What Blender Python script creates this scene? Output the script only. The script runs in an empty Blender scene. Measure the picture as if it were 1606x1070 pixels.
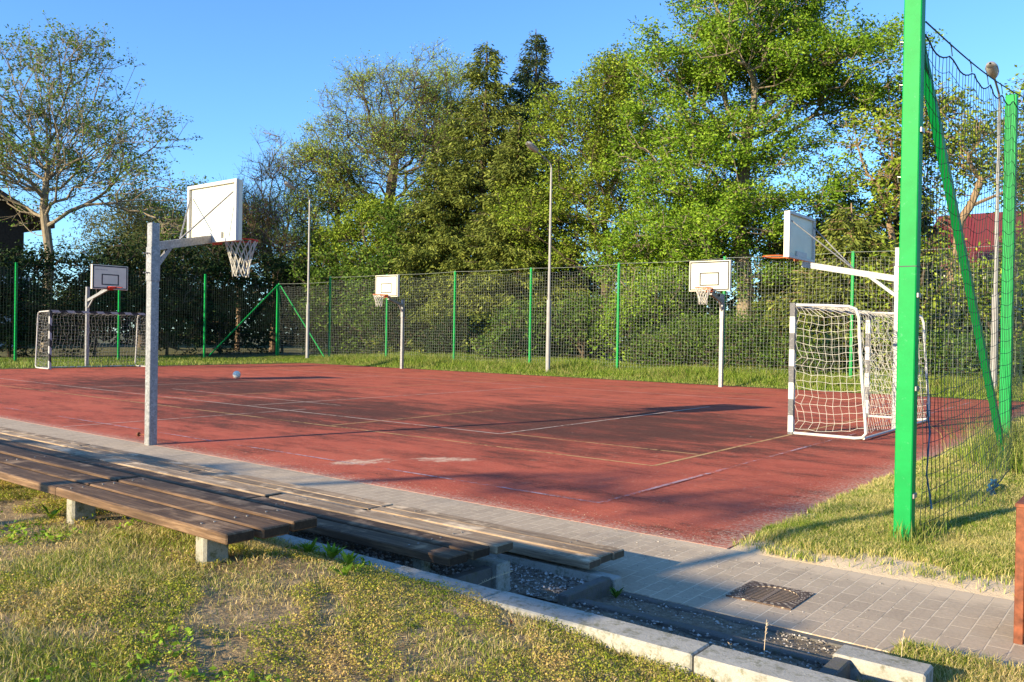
import bpy, math, random
import numpy as np
from mathutils import Vector, Matrix
S = bpy.context.scene
COL = S.collection
R = math.radians
# ------------------------------------------------------------------ camera
cd = bpy.data.cameras.new('camera'); cam = bpy.data.objects.new('camera', cd); COL.objects.link(cam); S.camera = cam
fw = Vector((-0.61877933, 0.78552603, -0.00781004)); rt = Vector((0.78535003, 0.61881203, 0.01723363)); up = Vector((-0.01837041, -0.0045302, 0.99982099))
m = Matrix((rt, up, -fw)).transposed().to_4x4(); m.translation = (0, 0, 1.4467); cam.matrix_world = m
cd.sensor_width = 36; cd.lens = 1329.27/1606*36; cd.clip_start = .05; cd.clip_end = 2000
# ------------------------------------------------------------------ light
SUN_AZ, SUN_EL = 15.5, 16.7          # the light travels 15.5 deg right of +Y, and comes down at 16.7 deg
w = bpy.data.worlds.new('World'); S.world = w; w.use_nodes = True
nt = w.node_tree; bg = nt.nodes['Background']; sky = nt.nodes.new('ShaderNodeTexSky'); sky.sky_type = 'NISHITA'; sky.sun_disc = False
sky.sun_elevation = R(SUN_EL+4); sky.sun_rotation = R(180+SUN_AZ); sky.air_density = 1.0; sky.dust_density = .1; sky.ozone_density = 2.5; sky.altitude = 100
tn = nt.nodes.new('ShaderNodeMix'); tn.data_type = 'RGBA'; tn.blend_type = 'MULTIPLY'; tn.inputs[0].default_value = 1; tn.inputs[7].default_value = (.66, 1.0, 1.38, 1); nt.links.new(sky.outputs[0], tn.inputs[6]); nt.links.new(tn.outputs[2], bg.inputs[0]); bg.inputs[1].default_value = .10
sd = bpy.data.lights.new('sun', 'SUN'); sd.energy = 5.0; sd.angle = R(.5); sd.color = (1.0, .82, .54)
so = bpy.data.objects.new('sun', sd); COL.objects.link(so)
v = Vector((math.sin(R(SUN_AZ))*math.cos(R(SUN_EL)), math.cos(R(SUN_AZ))*math.cos(R(SUN_EL)), -math.sin(R(SUN_EL))))
so.rotation_euler = v.to_track_quat('-Z', 'Y').to_euler()
S.view_settings.view_transform = 'Standard'; S.view_settings.look = 'None'; S.view_settings.exposure = 1.22; S.view_settings.gamma = 1
S.render.engine = 'CYCLES'; S.cycles.max_bounces = 5; S.cycles.transparent_max_bounces = 8
rng = np.random.default_rng(7)

# ------------------------------------------------------------------ object helpers
def tag(o, label=None, cat=None, group=None, kind=None):
    if label: o['label'] = label
    if cat: o['category'] = cat
    if group: o['group'] = group
    if kind: o['kind'] = kind
    return o
def thing(name, label, cat, loc=(0, 0, 0), group=None):
    o = bpy.data.objects.new(name, None); COL.objects.link(o); o.location = loc; o.empty_display_size = .2
    return tag(o, label, cat, group)
def mk(name, V, F, mat, parent=None, tint=None, smooth=False):
    """V (n,3) world coords, F list of index arrays (k,3) or (k,4)."""
    V = np.asarray(V, dtype=np.float32)
    off = np.zeros(3, np.float32)
    if parent is not None:
        p = parent; 
        while p is not None: off = off+np.array(p.location, np.float32); p = p.parent
    me = bpy.data.meshes.new(name)
    F = [np.asarray(f, dtype=np.int32) for f in F if len(f)]
    nl = sum(f.size for f in F); nf = sum(len(f) for f in F)
    me.vertices.add(len(V)); me.vertices.foreach_set('co', (V-off).ravel())
    me.loops.add(nl); me.polygons.add(nf)
    me.loops.foreach_set('vertex_index', np.concatenate([f.ravel() for f in F]))
    st = []; k = 0
    for f in F:
        st.append(np.arange(len(f))*f.shape[1]+k); k += f.size
    me.polygons.foreach_set('loop_start', np.concatenate(st).astype(np.int32))
    me.update(calc_edges=True)
    me.polygons.foreach_set('use_smooth', np.full(nf, bool(smooth)))
    if tint is not None:
        a = me.attributes.new('tint', 'FLOAT', 'POINT'); a.data.foreach_set('value', np.asarray(tint, np.float32))
    me.materials.append(mat)
    o = bpy.data.objects.new(name, me); COL.objects.link(o)
    if parent is not None: o.parent = parent
    return o
class MB:
    """collects solids, builds one mesh"""
    def __init__(s): s.V = []; s.T = []; s.Q = []; s.n = 0
    def add(s, V, T=None, Q=None):
        V = np.asarray(V, float)
        if T is not None and len(T): s.T.append(np.asarray(T)+s.n)
        if Q is not None and len(Q): s.Q.append(np.asarray(Q)+s.n)
        s.V.append(V); s.n += len(V); return s
    def box(s, a, b, rot=None, c=None, bev=0):
        a = np.array(a, float); b = np.array(b, float)
        if bev:
            d = bev; P = []
            # bevelled box: three crossed slabs' 24 corner points, convex hull faces
            for sx in (0, 1):
                for sy in (0, 1):
                    for sz in (0, 1):
                        o = np.array([b[0] if sx else a[0], b[1] if sy else a[1], b[2] if sz else a[2]]); i = np.array([-1 if sx else 1, -1 if sy else 1, -1 if sz else 1])*d
                        for ax in range(3):
                            p = o+i; p[ax] = o[ax]; P.append(p)
            def id(x, y, z, ax): return ((x*2+y)*2+z)*3+ax
            Q = []; T = []
            for sx in (0, 1):
                Q.append([id(sx, 0, 0, 0), id(sx, 1, 0, 0), id(sx, 1, 1, 0), id(sx, 0, 1, 0)])
                Q.append([id(0, sx, 0, 1), id(1, sx, 0, 1), id(1, sx, 1, 1), id(0, sx, 1, 1)])
                Q.append([id(0, 0, sx, 2), id(1, 0, sx, 2), id(1, 1, sx, 2), id(0, 1, sx, 2)])
            for u in (0, 1):
                for w_ in (0, 1):
                    Q.append([id(0, u, w_, 1), id(1, u, w_, 1), id(1, u, w_, 2), id(0, u, w_, 2)])
                    Q.append([id(u, 0, w_, 0), id(u, 1, w_, 0), id(u, 1, w_, 2), id(u, 0, w_, 2)])
                    Q.append([id(u, w_, 0, 0), id(u, w_, 1, 0), id(u, w_, 1, 1), id(u, w_, 0, 1)])
            for x in (0, 1):
                for y in (0, 1):
                    for z in (0, 1): T.append([id(x, y, z, 0), id(x, y, z, 1), id(x, y, z, 2)])
            V = np.array(P)
            if rot is not None: V = (V-c)@np.array(rot).T+c
            ce = V.mean(0); Q2 = []; T2 = []
            for f in Q:
                n = np.cross(V[f[1]]-V[f[0]], V[f[2]]-V[f[0]]); Q2.append(f if n@(V[f].mean(0)-ce) > 0 else f[::-1])
            for f in T:
                n = np.cross(V[f[1]]-V[f[0]], V[f[2]]-V[f[0]]); T2.append(f if n@(V[f].mean(0)-ce) > 0 else f[::-1])
            return s.add(V, T2, Q2)
        V = np.array([[x, y, z] for x in (a[0], b[0]) for y in (a[1], b[1]) for z in (a[2], b[2])])
        if rot is not None: V = (V-c)@np.array(rot).T+c
        return s.add(V, None, [[0, 1, 3, 2], [4, 6, 7, 5], [0, 4, 5, 1], [2, 3, 7, 6], [0, 2, 6, 4], [1, 5, 7, 3]])
    def bar(s, p, q, wd, ht, upv=(0, 0, 1)):
        p = np.array(p, float); q = np.array(q, float); d = (q-p)/np.linalg.norm(q-p)
        x = np.cross(d, upv); x /= np.linalg.norm(x); y = np.cross(x, d)
        V = [e+x*i*wd/2+y*j*ht/2 for e in (p, q) for i, j in ((-1, -1), (1, -1), (1, 1), (-1, 1))]
        return s.add(V, None, [[3, 2, 1, 0], [4, 5, 6, 7], [0, 1, 5, 4], [1, 2, 6, 5], [2, 3, 7, 6], [3, 0, 4, 7]])
    def tubes(s, P, Q, r0, r1, n=4):
        P = np.asarray(P, float); Q = np.asarray(Q, float); N = len(P)
        if N == 0: return s
        d = Q-P; L = np.linalg.norm(d, axis=1, keepdims=True)+1e-9; d = d/L
        ref = np.where(np.abs(d[:, 2:3]) > .9, [[1., 0, 0]], [[0, 0, 1.]])
        x = np.cross(d, ref); x /= np.linalg.norm(x, axis=1, keepdims=True); y = np.cross(d, x)
        a = np.arange(n)*2*np.pi/n
        ring = x[:, None]*np.cos(a)[None, :, None]+y[:, None]*np.sin(a)[None, :, None]
        r0 = np.broadcast_to(np.asarray(r0, float), (N,)); r1 = np.broadcast_to(np.asarray(r1, float), (N,))
        V = np.concatenate([P[:, None]+ring*r0[:, None, None], Q[:, None]+ring*r1[:, None, None]], 1).reshape(-1, 3)
        b = np.arange(N)[:, None]*2*n; i = np.arange(n)[None]; j = (i+1) % n
        F = np.stack([b+i, b+n+i, b+n+j, b+j], -1).reshape(-1, 4)
        return s.add(V, None, F)
    def pipe(s, pts, r, n=8, cap=True):
        pts = np.asarray(pts, float); r = np.broadcast_to(np.asarray(r, float), (len(pts),))
        t = np.gradient(pts, axis=0); t /= np.linalg.norm(t, axis=1, keepdims=True)
        ref = np.array([0, 0, 1.]) if abs(t[0][2]) < .9 else np.array([1., 0, 0])
        V = []; x = np.cross(t[0], ref); x /= np.linalg.norm(x)
        a = np.arange(n)*2*np.pi/n
        for k in range(len(pts)):
            x = x-t[k]*(x@t[k]); x /= np.linalg.norm(x); y = np.cross(t[k], x)
            V.append(pts[k]+r[k]*(np.cos(a)[:, None]*x+np.sin(a)[:, None]*y))
        V = np.concatenate(V); Q = []
        for k in range(len(pts)-1):
            for i in range(n): j = (i+1) % n; Q.append([k*n+i, k*n+j, k*n+n+j, k*n+n+i])
        T = []
        if cap:
            V = np.vstack([V, pts[0], pts[-1]]); c0 = len(V)-2; l = (len(pts)-1)*n
            for i in range(n): j = (i+1) % n; T += [[c0, j, i], [c0+1, l+i, l+j]]
        return s.add(V, T, Q)
    def build(s, name, mat, parent=None, tint=None, smooth=False):
        F = []
        if s.T: F.append(np.concatenate(s.T))
        if s.Q: F.append(np.concatenate(s.Q))
        return mk(name, np.concatenate(s.V), F, mat, parent, tint, smooth)
def struct(name, mb, mat, kind='structure', **k):
    o = mb.build(name, mat, **k); o['kind'] = kind; return o
# ------------------------------------------------------------------ material helpers
class N:
    def __init__(s, name):
        s.m = bpy.data.materials.new(name); s.m.use_nodes = True; s.t = s.m.node_tree; s.p = s.t.nodes['Principled BSDF']; s.out = s.t.nodes['Material Output']
        s.p.inputs['Roughness'].default_value = .8; s.p.inputs['Specular IOR Level'].default_value = .3
    def n(s, ty, **k):
        x = s.t.nodes.new(ty)
        for a, b in k.items():
            if a.startswith('i_'):
                a = a[2:]; a = int(a) if a.isdigit() else a.replace('_', ' ')
                if hasattr(b, 'is_output') or isinstance(b, bpy.types.NodeSocket): s.t.links.new(b, x.inputs[a])
                else: x.inputs[a].default_value = b
            else: setattr(x, a, b)
        return x
    def link(s, a, b): s.t.links.new(a, b)
    def co(s, kind='Object'): return s.n('ShaderNodeTexCoord').outputs[kind]
    def pos(s): return s.n('ShaderNodeNewGeometry').outputs['Position']
    def map(s, c, scale=(1, 1, 1), rot=(0, 0, 0), loc=(0, 0, 0)):
        return s.n('ShaderNodeMapping', i_Vector=c, i_Scale=scale, i_Rotation=rot, i_Location=loc).outputs[0]
    def noise(s, c, scale, detail=4, rough=.6, dist=0):
        return s.n('ShaderNodeTexNoise', i_Vector=c, i_Scale=scale, i_Detail=detail, i_Roughness=rough, i_Distortion=dist).outputs['Fac']
    def ramp(s, f, stops, interp='LINEAR'):
        x = s.n('ShaderNodeValToRGB'); s.link(f, x.inputs[0]); e = x.color_ramp.elements; x.color_ramp.interpolation = interp
        while len(e) < len(stops): e.new(.5)
        for i, (p, c) in enumerate(stops):
            e[i].position = p; e[i].color = (c if hasattr(c, '__len__') else (c, c, c))[:3]+(1,) if hasattr(c, '__len__') else (c, c, c, 1)
        return x.outputs[0]
    def mix(s, f, a, b, bt='MIX'):
        x = s.n('ShaderNodeMix', data_type='RGBA', blend_type=bt)
        for k, vv in ((0, f), (6, a), (7, b)):
            if isinstance(vv, bpy.types.NodeSocket): s.link(vv, x.inputs[k])
            else: x.inputs[k].default_value = vv if not hasattr(vv, '__len__') else tuple(vv)[:3]+(1,)
        return x.outputs[2]
    def math(s, op, a, b=None, c=None):
        x = s.n('ShaderNodeMath', operation=op)
        for k, vv in enumerate((a, b, c)):
            if vv is None: continue
            if isinstance(vv, bpy.types.NodeSocket): s.link(vv, x.inputs[k])
            else: x.inputs[k].default_value = vv
        return x.outputs[0]
    def sep(s, c): x = s.n('ShaderNodeSeparateXYZ', i_Vector=c); return x.outputs
    def attr(s, nm): return s.n('ShaderNodeAttribute', attribute_name=nm).outputs['Fac']
    def bump(s, h, strength=.3, dist=.01):
        b = s.n('ShaderNodeBump', i_Height=h, i_Strength=strength, i_Distance=dist); s.link(b.outputs[0], s.p.inputs['Normal'])
    def col(s, c):
        if isinstance(c, bpy.types.NodeSocket): s.link(c, s.p.inputs['Base Color'])
        else: s.p.inputs['Base Color'].default_value = tuple(c)+(1,)
        return s
    def set(s, **k):
        for a, b in k.items():
            a = a.replace('_', ' ')
            if isinstance(b, bpy.types.NodeSocket): s.link(b, s.p.inputs[a])
            else: s.p.inputs[a].default_value = b
        return s
def leaf_mat(name, c0, c1, c2, trans=.3, rough=.6, spec=.12):
    q = N(name); t = q.attr('tint'); c = q.ramp(t, [(0, c0), (.5, c1), (1, c2)]); q.col(c).set(Roughness=rough); q.p.inputs['Specular IOR Level'].default_value = spec
    tr = q.n('ShaderNodeBsdfTranslucent'); c2_ = q.mix(1., c, (1.0, .95, .45, 1), 'MULTIPLY'); q.link(c2_, tr.inputs[0])
    mx = q.n('ShaderNodeMixShader', i_Fac=trans); q.link(q.p.outputs[0], mx.inputs[1]); q.link(tr.outputs[0], mx.inputs[2]); q.link(mx.outputs[0], q.out.inputs[0])
    return q.m
def simple(name, c, rough=.6, metal=0, var=.25, scale=6, bump=.0):
    q = N(name); f = q.noise(q.co(), scale, 5); d = tuple(x*(1-var) for x in c); l = tuple(min(1, x*(1+var*.6)) for x in c)
    q.col(q.ramp(f, [(.3, d), (.7, l)])).set(Roughness=rough, Metallic=metal)
    if bump: q.bump(f, bump, .005)
    return q.m
MAT = {}
def mat_court():
    q = N('red_rubber'); c = q.pos()
    f1 = q.noise(c, .55, 7, .72, .4); f2 = q.noise(q.map(c, (.6, 1.7, 1)), 1.0, 9, .82); f3 = q.noise(c, 45, 4, .8); f4 = q.noise(c, 150, 3, .7)
    x, y, z = q.sep(c)
    base = q.ramp(f3, [(.30, (.20, .046, .027)), (.52, (.46, .102, .060)), (.72, (.72, .22, .14))])
    base = q.mix(q.math('MULTIPLY', q.ramp(f1, [(.44, 0), (.66, 1)]), .6), base, (.54, .14, .080))
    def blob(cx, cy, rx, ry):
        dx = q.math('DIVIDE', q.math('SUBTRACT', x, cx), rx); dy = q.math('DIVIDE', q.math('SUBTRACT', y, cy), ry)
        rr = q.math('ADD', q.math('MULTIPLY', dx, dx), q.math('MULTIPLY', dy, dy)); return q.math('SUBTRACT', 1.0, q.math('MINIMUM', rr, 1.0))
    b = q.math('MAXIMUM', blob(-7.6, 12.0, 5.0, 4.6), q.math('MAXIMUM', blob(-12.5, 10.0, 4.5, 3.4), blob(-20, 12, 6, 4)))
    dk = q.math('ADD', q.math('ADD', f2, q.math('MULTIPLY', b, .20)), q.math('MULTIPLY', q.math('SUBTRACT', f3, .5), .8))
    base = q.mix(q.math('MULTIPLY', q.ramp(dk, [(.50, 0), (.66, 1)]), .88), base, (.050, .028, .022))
    spk = q.ramp(f4, [(.62, 0), (.68, 1)]); base = q.mix(q.math('MULTIPLY', spk, .8), base, (.72, .50, .38)); base = q.mix(q.ramp(q.noise(c, 34, 3, .9), [(.655, 0), (.69, .8)]), base, (.80, .62, .48)); base = q.mix(q.ramp(q.noise(q.map(c, (1, 1, 1), loc=(7, 3, 0)), 26, 3, .9), [(.63, 0), (.70, .55)]), base, (.10, .03, .02))
    # chalky sand scuffs
    n5 = q.noise(q.map(c, (3.5, 1.6, 1), (0, 0, R(-30))), 2.5, 6, .75)
    def elong(cx, cy, L, W_, a):
        dx = q.math('SUBTRACT', x, cx); dy = q.math('SUBTRACT', y, cy); ca, sa = math.cos(a), math.sin(a)
        u_ = q.math('DIVIDE', q.math('ADD', q.math('MULTIPLY', dx, ca), q.math('MULTIPLY', dy, sa)), L); v_ = q.math('DIVIDE', q.math('SUBTRACT', q.math('MULTIPLY', dy, ca), q.math('MULTIPLY', dx, sa)), W_)
        rr = q.math('ADD', q.math('MULTIPLY', u_, u_), q.math('MULTIPLY', v_, v_)); return q.math('SUBTRACT', 1.0, q.math('MINIMUM', rr, 1.0))
    s_ = q.math('MAXIMUM', elong(-7.13, 6.36, .50, .26, R(65)), elong(-6.60, 7.17, .50, .24, R(41)))
    fz = q.noise(c, 28, 6, .85)
    sm = q.ramp(q.math('ADD', s_, q.math('MULTIPLY', q.math('SUBTRACT', q.math('ADD', n5, fz), 1.0), 3.2)), [(.50, 0), (.95, 1)])
    base = q.mix(q.math('MULTIPLY', sm, .85), base, (.62, .47, .33))
    # pale grit along the near edges
    e = q.math('MAXIMUM', q.math('SUBTRACT', 1.0, q.math('DIVIDE', q.math('SUBTRACT', y, 5.5), .5)), q.math('SUBTRACT', 1.0, q.math('DIVIDE', q.math('SUBTRACT', -2.42, x), .8)))
    e2 = q.ramp(q.math('ADD', q.math('MAXIMUM', e, 0.0), q.math('MULTIPLY', q.math('SUBTRACT', fz, .5), 4.0)), [(.75, 0), (1.0, 1)])
    base = q.mix(q.math('MULTIPLY', e2, q.ramp(e, [(0, 0), (.5, .8)])), base, (.50, .34, .25))
    q.col(base).set(Roughness=.9); q.p.inputs['Specular IOR Level'].default_value = .12; q.bump(q.math('ADD', f4, q.math('MULTIPLY', f3, .4)), .55, .004); return q.m
def mat_line(name, c, wear):
    q = N(name); p = q.pos(); f = q.noise(p, 14, 5, .75); g = q.noise(p, 1.1, 3, .6); q.col(q.ramp(f, [(.3, tuple(x*.75 for x in c)), (.7, c)])).set(Roughness=.8)
    a = q.ramp(q.math('ADD', q.math('MULTIPLY', f, .6), q.math('MULTIPLY', g, .5)), [(wear-.06, 0), (wear+.08, 1)])
    q.link(q.math('MULTIPLY', a, .85), q.p.inputs['Alpha']); return q.m
def mat_paving():
    q = N('grey_block_paving'); c = q.pos()
    sx_ = q.sep(c); cv = q.n('ShaderNodeCombineXYZ', i_X=sx_[1], i_Y=sx_[0]).outputs[0]; br = q.n('ShaderNodeTexBrick', offset=.5, i_Vector=cv, i_Scale=1.0)
    br.inputs['Brick Width'].default_value = .2; br.inputs['Row Height'].default_value = .1; br.inputs['Mortar Size'].default_value = .0048; br.inputs['Mortar Smooth'].default_value = .4
    br.inputs['Color1'].default_value = (.41, .32, .22, 1); br.inputs['Color2'].default_value = (.51, .40, .275, 1); br.inputs['Mortar'].default_value = (.0, .0, .0, 1); br.inputs['Bias'].default_value = 0
    f = q.noise(c, 45, 4, .7); g = q.noise(c, 1.7, 5, .65); h = q.noise(c, 200, 2)
    st = q.mix(q.ramp(f, [(.3, .0), (.75, .55)]), br.outputs['Color'], (.19, .155, .12)); st = q.mix(q.ramp(g, [(.42, 0), (.75, .6)]), st, (.50, .40, .28))
    st = q.mix(q.ramp(h, [(.66, 0), (.74, .6)]), st, (.6, .56, .5))
    jm = q.mix(q.ramp(q.noise(c, 9, 4), [(.5, 0), (.7, .7)]), (.62, .51, .36), (.16, .13, .09))
    st = q.mix(br.outputs['Fac'], st, jm)
    # sand swept onto the edge by the grass
    x, y, z = q.sep(c)
    e = q.math('SUBTRACT', 1.0, q.math('DIVIDE', q.math('SUBTRACT', 5.5, y), .34)); e = q.math('MULTIPLY', q.math('MAXIMUM', e, 0.0), q.ramp(q.math('MULTIPLY', q.math('ADD', x, 10.0), .1), [(.60, 0), (.78, 1)]))
    sm = q.ramp(q.math('ADD', e, q.math('MULTIPLY', q.math('SUBTRACT', q.noise(c, 7, 5, .7), .5), 1.4)), [(.25, 0), (.7, 1)])
    st = q.mix(q.math('MULTIPLY', sm, q.ramp(e, [(0, 0), (.08, 1)])), st, (.56, .44, .30))
    q.col(st).set(Roughness=.9); hh = q.math('SUBTRACT', q.math('MULTIPLY', f, .25), q.math('MULTIPLY', br.outputs['Fac'], 1.0)); q.bump(hh, .6, .006); return q.m
def mat_soil(name, stops, scale=4, sandy=None):
    q = N(name); c = q.pos(); f = q.noise(c, scale, 6, .7); g = q.noise(c, 90, 3, .7)
    b = q.ramp(f, stops); b = q.mix(q.ramp(g, [(.35, .45), (.7, 0)]), b, (.05, .04, .02))
    if sandy:
        x, y, z = q.sep(c); e = q.math('SUBTRACT', 1.0, q.math('DIVIDE', q.math('SUBTRACT', y, 5.45), .8)); e3 = q.math('SUBTRACT', 1.0, q.math('DIVIDE', q.math('ADD', x, 2.42), .25))
        e = q.math('MAXIMUM', q.math('MAXIMUM', e, e3), 0.0); b = q.mix(q.ramp(q.math('ADD', e, q.math('MULTIPLY', q.math('SUBTRACT', f, .5), 1.2)), [(.15, 0), (.45, 1)]), b, (.62, .48, .31))
    q.col(b).set(Roughness=.95); q.bump(q.math('ADD', f, q.math('MULTIPLY', g, .4)), .7, .02); return q.m
def mat_wood(name, c0, c1, c2):
    q = N(name); o = q.co(); rnd = q.n('ShaderNodeObjectInfo').outputs['Random']; c = q.n('ShaderNodeVectorMath', operation='ADD', i_0=q.pos()); q.link(q.math('MULTIPLY', rnd, 37.0), c.inputs[1]); c = c.outputs[0]
    f = q.noise(q.map(c, (.8, 16, 16)), 3, 6, .7, .4); g = q.noise(q.map(c, (1.5, 6, 6)), 1.2, 4, .6); k = q.noise(q.map(c, (3, 60, 60)), 2.5, 4, .7, .2)
    b = q.ramp(f, [(.25, c0), (.5, c1), (.78, c2)]); b = q.mix(q.ramp(g, [(.36, .6), (.58, 0)]), b, c0)
    b = q.mix(q.ramp(k, [(.30, .8), (.44, 0)]), b, (.02, .014, .01)); b = q.mix(1.0, b, q.ramp(rnd, [(0, .62), (1, 1.0)]), 'MULTIPLY')
    nn_ = q.sep(q.n('ShaderNodeNewGeometry').outputs['Normal']); z = nn_[2]; b = q.mix(q.ramp(q.math('ABSOLUTE', nn_[0]), [(.7, 0), (.85, .8)]), b, tuple(x*.35 for x in c0))  # end faces coloured darker to deepen their shade
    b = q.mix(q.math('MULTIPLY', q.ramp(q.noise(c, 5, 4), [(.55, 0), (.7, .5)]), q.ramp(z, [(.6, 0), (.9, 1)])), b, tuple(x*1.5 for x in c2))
    q.col(b).set(Roughness=.75); q.bump(q.math('ADD', f, k), .5, .004); return q.m
def mat_concrete(name, c, moss=.0):
    q = N(name); p = q.pos(); f = q.noise(p, 9, 6, .7); g = q.noise(p, 120, 3, .7); h = q.noise(p, 2, 4)
    b = q.ramp(f, [(.3, tuple(x*.72 for x in c)), (.7, c)]); b = q.mix(q.ramp(g, [(.3, .5), (.6, 0)]), b, tuple(x*.55 for x in c))
    if moss: b = q.mix(q.ramp(q.noise(p, 22, 5, .75), [(.5, 0), (.64, moss)]), b, (.10, .10, .04))
    q.col(b).set(Roughness=.9); q.bump(q.math('ADD', f, g), .5, .005); return q.m
def mat_galv():
    q = N('galvanised_steel'); c = q.co(); vo = q.n('ShaderNodeTexVoronoi', i_Vector=c, i_Scale=55.0); f = q.noise(c, 7, 5, .7)
    a = q.ramp(vo.outputs['Color'], [(.2, (.20, .205, .21)), (.8, (.36, .36, .355))]); a = q.mix(q.ramp(q.noise(q.map(c, (14, 14, .8)), 2, 6, .8), [(.52, 0), (.70, .6)]), a, (.20, .17, .14)); b = q.mix(q.ramp(f, [(.35, .7), (.6, 0)]), a, (.22, .22, .22))
    q.col(b).set(Metallic=.35, Roughness=.52); q.bump(f, .08, .003); return q.m
def mat_stripe(ca=(.50, .49, .45), cb=(.10, .10, .105), nm='striped_goal_paint'):
    q = N(nm); x, y, z = q.sep(q.co()); g = q.noise(q.co(), 30, 4, .7)
    s_ = q.math('ADD', z, q.math('MULTIPLY', y, 1.0))      # posts alternate by height, the crossbar along its length
    fr = q.math('FRACT', q.math('DIVIDE', s_, .5)); b = q.ramp(fr, [(0, ca), (.5, cb)], 'CONSTANT')
    b = q.mix(q.ramp(g, [(.56, 0), (.68, .7)]), b, (.30, .29, .27)); q.col(b).set(Roughness=.6); return q.m
def mat_green():
    q = N('green_painted_steel'); c = q.co(); f = q.noise(c, 3, 5, .7); g = q.noise(c, 26, 5, .7)
    b = q.ramp(f, [(.3, (.001, .215, .042)), (.7, (.002, .29, .060))]); b = q.mix(q.ramp(g, [(.62, 0), (.72, .45)]), b, (.12, .38, .20))
    b = q.mix(q.ramp(q.noise(q.map(c, (9, 9, 1.2)), 4, 6, .8), [(.60, 0), (.70, .5)]), b, (.005, .19, .045)); b = q.mix(q.ramp(q.noise(c, 38, 6, .85), [(.66, 0), (.70, .8)]), b, (.17, .075, .03))
    z = q.sep(c)[2]; b = q.mix(q.math('MULTIPLY', q.ramp(z, [(0, 1), (.16, 0)]), q.ramp(q.noise(c, 12, 4), [(.4, 0), (.7, .6)])), b, (.10, .16, .06))
    q.col(b).set(Roughness=.5); q.p.inputs['Specular IOR Level'].default_value = .14; q.bump(f, .05, .003); return q.m
def mat_bark(name, c0, c1):
    q = N(name); c = q.pos(); f = q.noise(q.map(c, (5, 5, 1.2)), 3, 6, .7); q.col(q.ramp(f, [(.3, c0), (.7, c1)])).set(Roughness=.95); q.bump(f, .6, .03); return q.m
def mat_grassblade(name, greens, straw, sc=1.2, bal=.5):
    q = N(name); t = q.attr('tint'); n = q.noise(q.pos(), sc, 4, .65)
    g = q.ramp(t, [(0, greens[0]), (.5, greens[1]), (1, greens[2])]); s_ = q.ramp(t, [(0, straw[0]), (1, straw[1])])
    f = q.ramp(q.math('ADD', n, q.math('MULTIPLY', q.math('SUBTRACT', t, .5), .5)), [(bal-.08, 0), (bal+.10, 1)]); b = q.mix(f, g, s_)
    q.col(b).set(Roughness=.6); tr = q.n('ShaderNodeBsdfTranslucent'); q.link(b, tr.inputs[0]); mx = q.n('ShaderNodeMixShader', i_Fac=.3); q.link(q.p.outputs[0], mx.inputs[1]); q.link(tr.outputs[0], mx.inputs[2]); q.link(mx.outputs[0], q.out.inputs[0]); return q.m
M_court = mat_court(); M_pave = mat_paving(); M_galv = mat_galv(); M_green = mat_green(); M_stripe = mat_stripe()
M_conc = mat_concrete('pale_concrete', (.43, .41, .35), .65); M_conc_mossy = mat_concrete('mossy_concrete', (.36, .34, .27), .9); M_conc_dark = mat_concrete('dark_concrete', (.15, .14, .125), .5)  # the last one is a darker concrete for the step kerbs
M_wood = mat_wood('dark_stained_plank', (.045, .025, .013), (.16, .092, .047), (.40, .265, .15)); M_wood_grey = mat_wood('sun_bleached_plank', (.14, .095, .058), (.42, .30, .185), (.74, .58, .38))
M_white = simple('white_board_laminate', (.68, .645, .50), .5, 0, .08, 3); M_whitepaint = simple('white_painted_steel', (.50, .49, .46), .5, 0, .12, 20)
M_black = simple('dark_line_paint', (.045, .05, .055), .6, 0, .2); M_grey_line = simple('faded_grey_paint', (.045, .05, .05), .7, 0, .2)
M_orange = simple('orange_rim_paint', (.55, .13, .035), .5, 0, .3, 15); M_redrim = simple('red_rim_paint', (.50, .045, .02), .5, 0, .2, 15)
M_netwhite = simple('white_goal_cord', (.52, .50, .43), .8, 0, .1); M_netblack = simple('black_green_net_cord', (.022, .040, .032), .7, 0, .2); M_netgrey = simple('grey_net_cord', (.26, .29, .26), .7, 0, .2)  # far fence cord is a lighter grey green than the near one
M_lamp = simple('grey_lamp_housing', (.28, .275, .26), .45, 0, .15); M_lens = simple('lamp_glass', (.45, .43, .38), .25, 0, .1); M_text = simple('faded_yellow_lettering', (.55, .49, .32), .7, 0, .2, 60); M_text2 = simple('faded_grey_lettering', (.36, .36, .34), .7, 0, .2, 60)
M_rust = simple('rusty_brown_paint', (.20, .060, .025), .65, 0, .55, 22, .3); M_blue = simple('blue_rope', (.03, .12, .20), .8); M_ball = simple('scuffed_white_leather', (.80, .74, .60), .6, 0, .2, 30)
M_iron = simple('cast_iron', (.085, .058, .042), .6, .1, .5, 30, .3); M_bolt = simple('bolt_steel', (.25, .24, .23), .4, .5)
M_bark_grey = mat_bark('grey_bark', (.11, .085, .055), (.33, .275, .19)); M_bark_dark = mat_bark('dark_bark', (.045, .034, .022), (.13, .10, .065)); M_bark_pine = mat_bark('orange_brown_bark', (.14, .095, .055), (.33, .23, .14))

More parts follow.
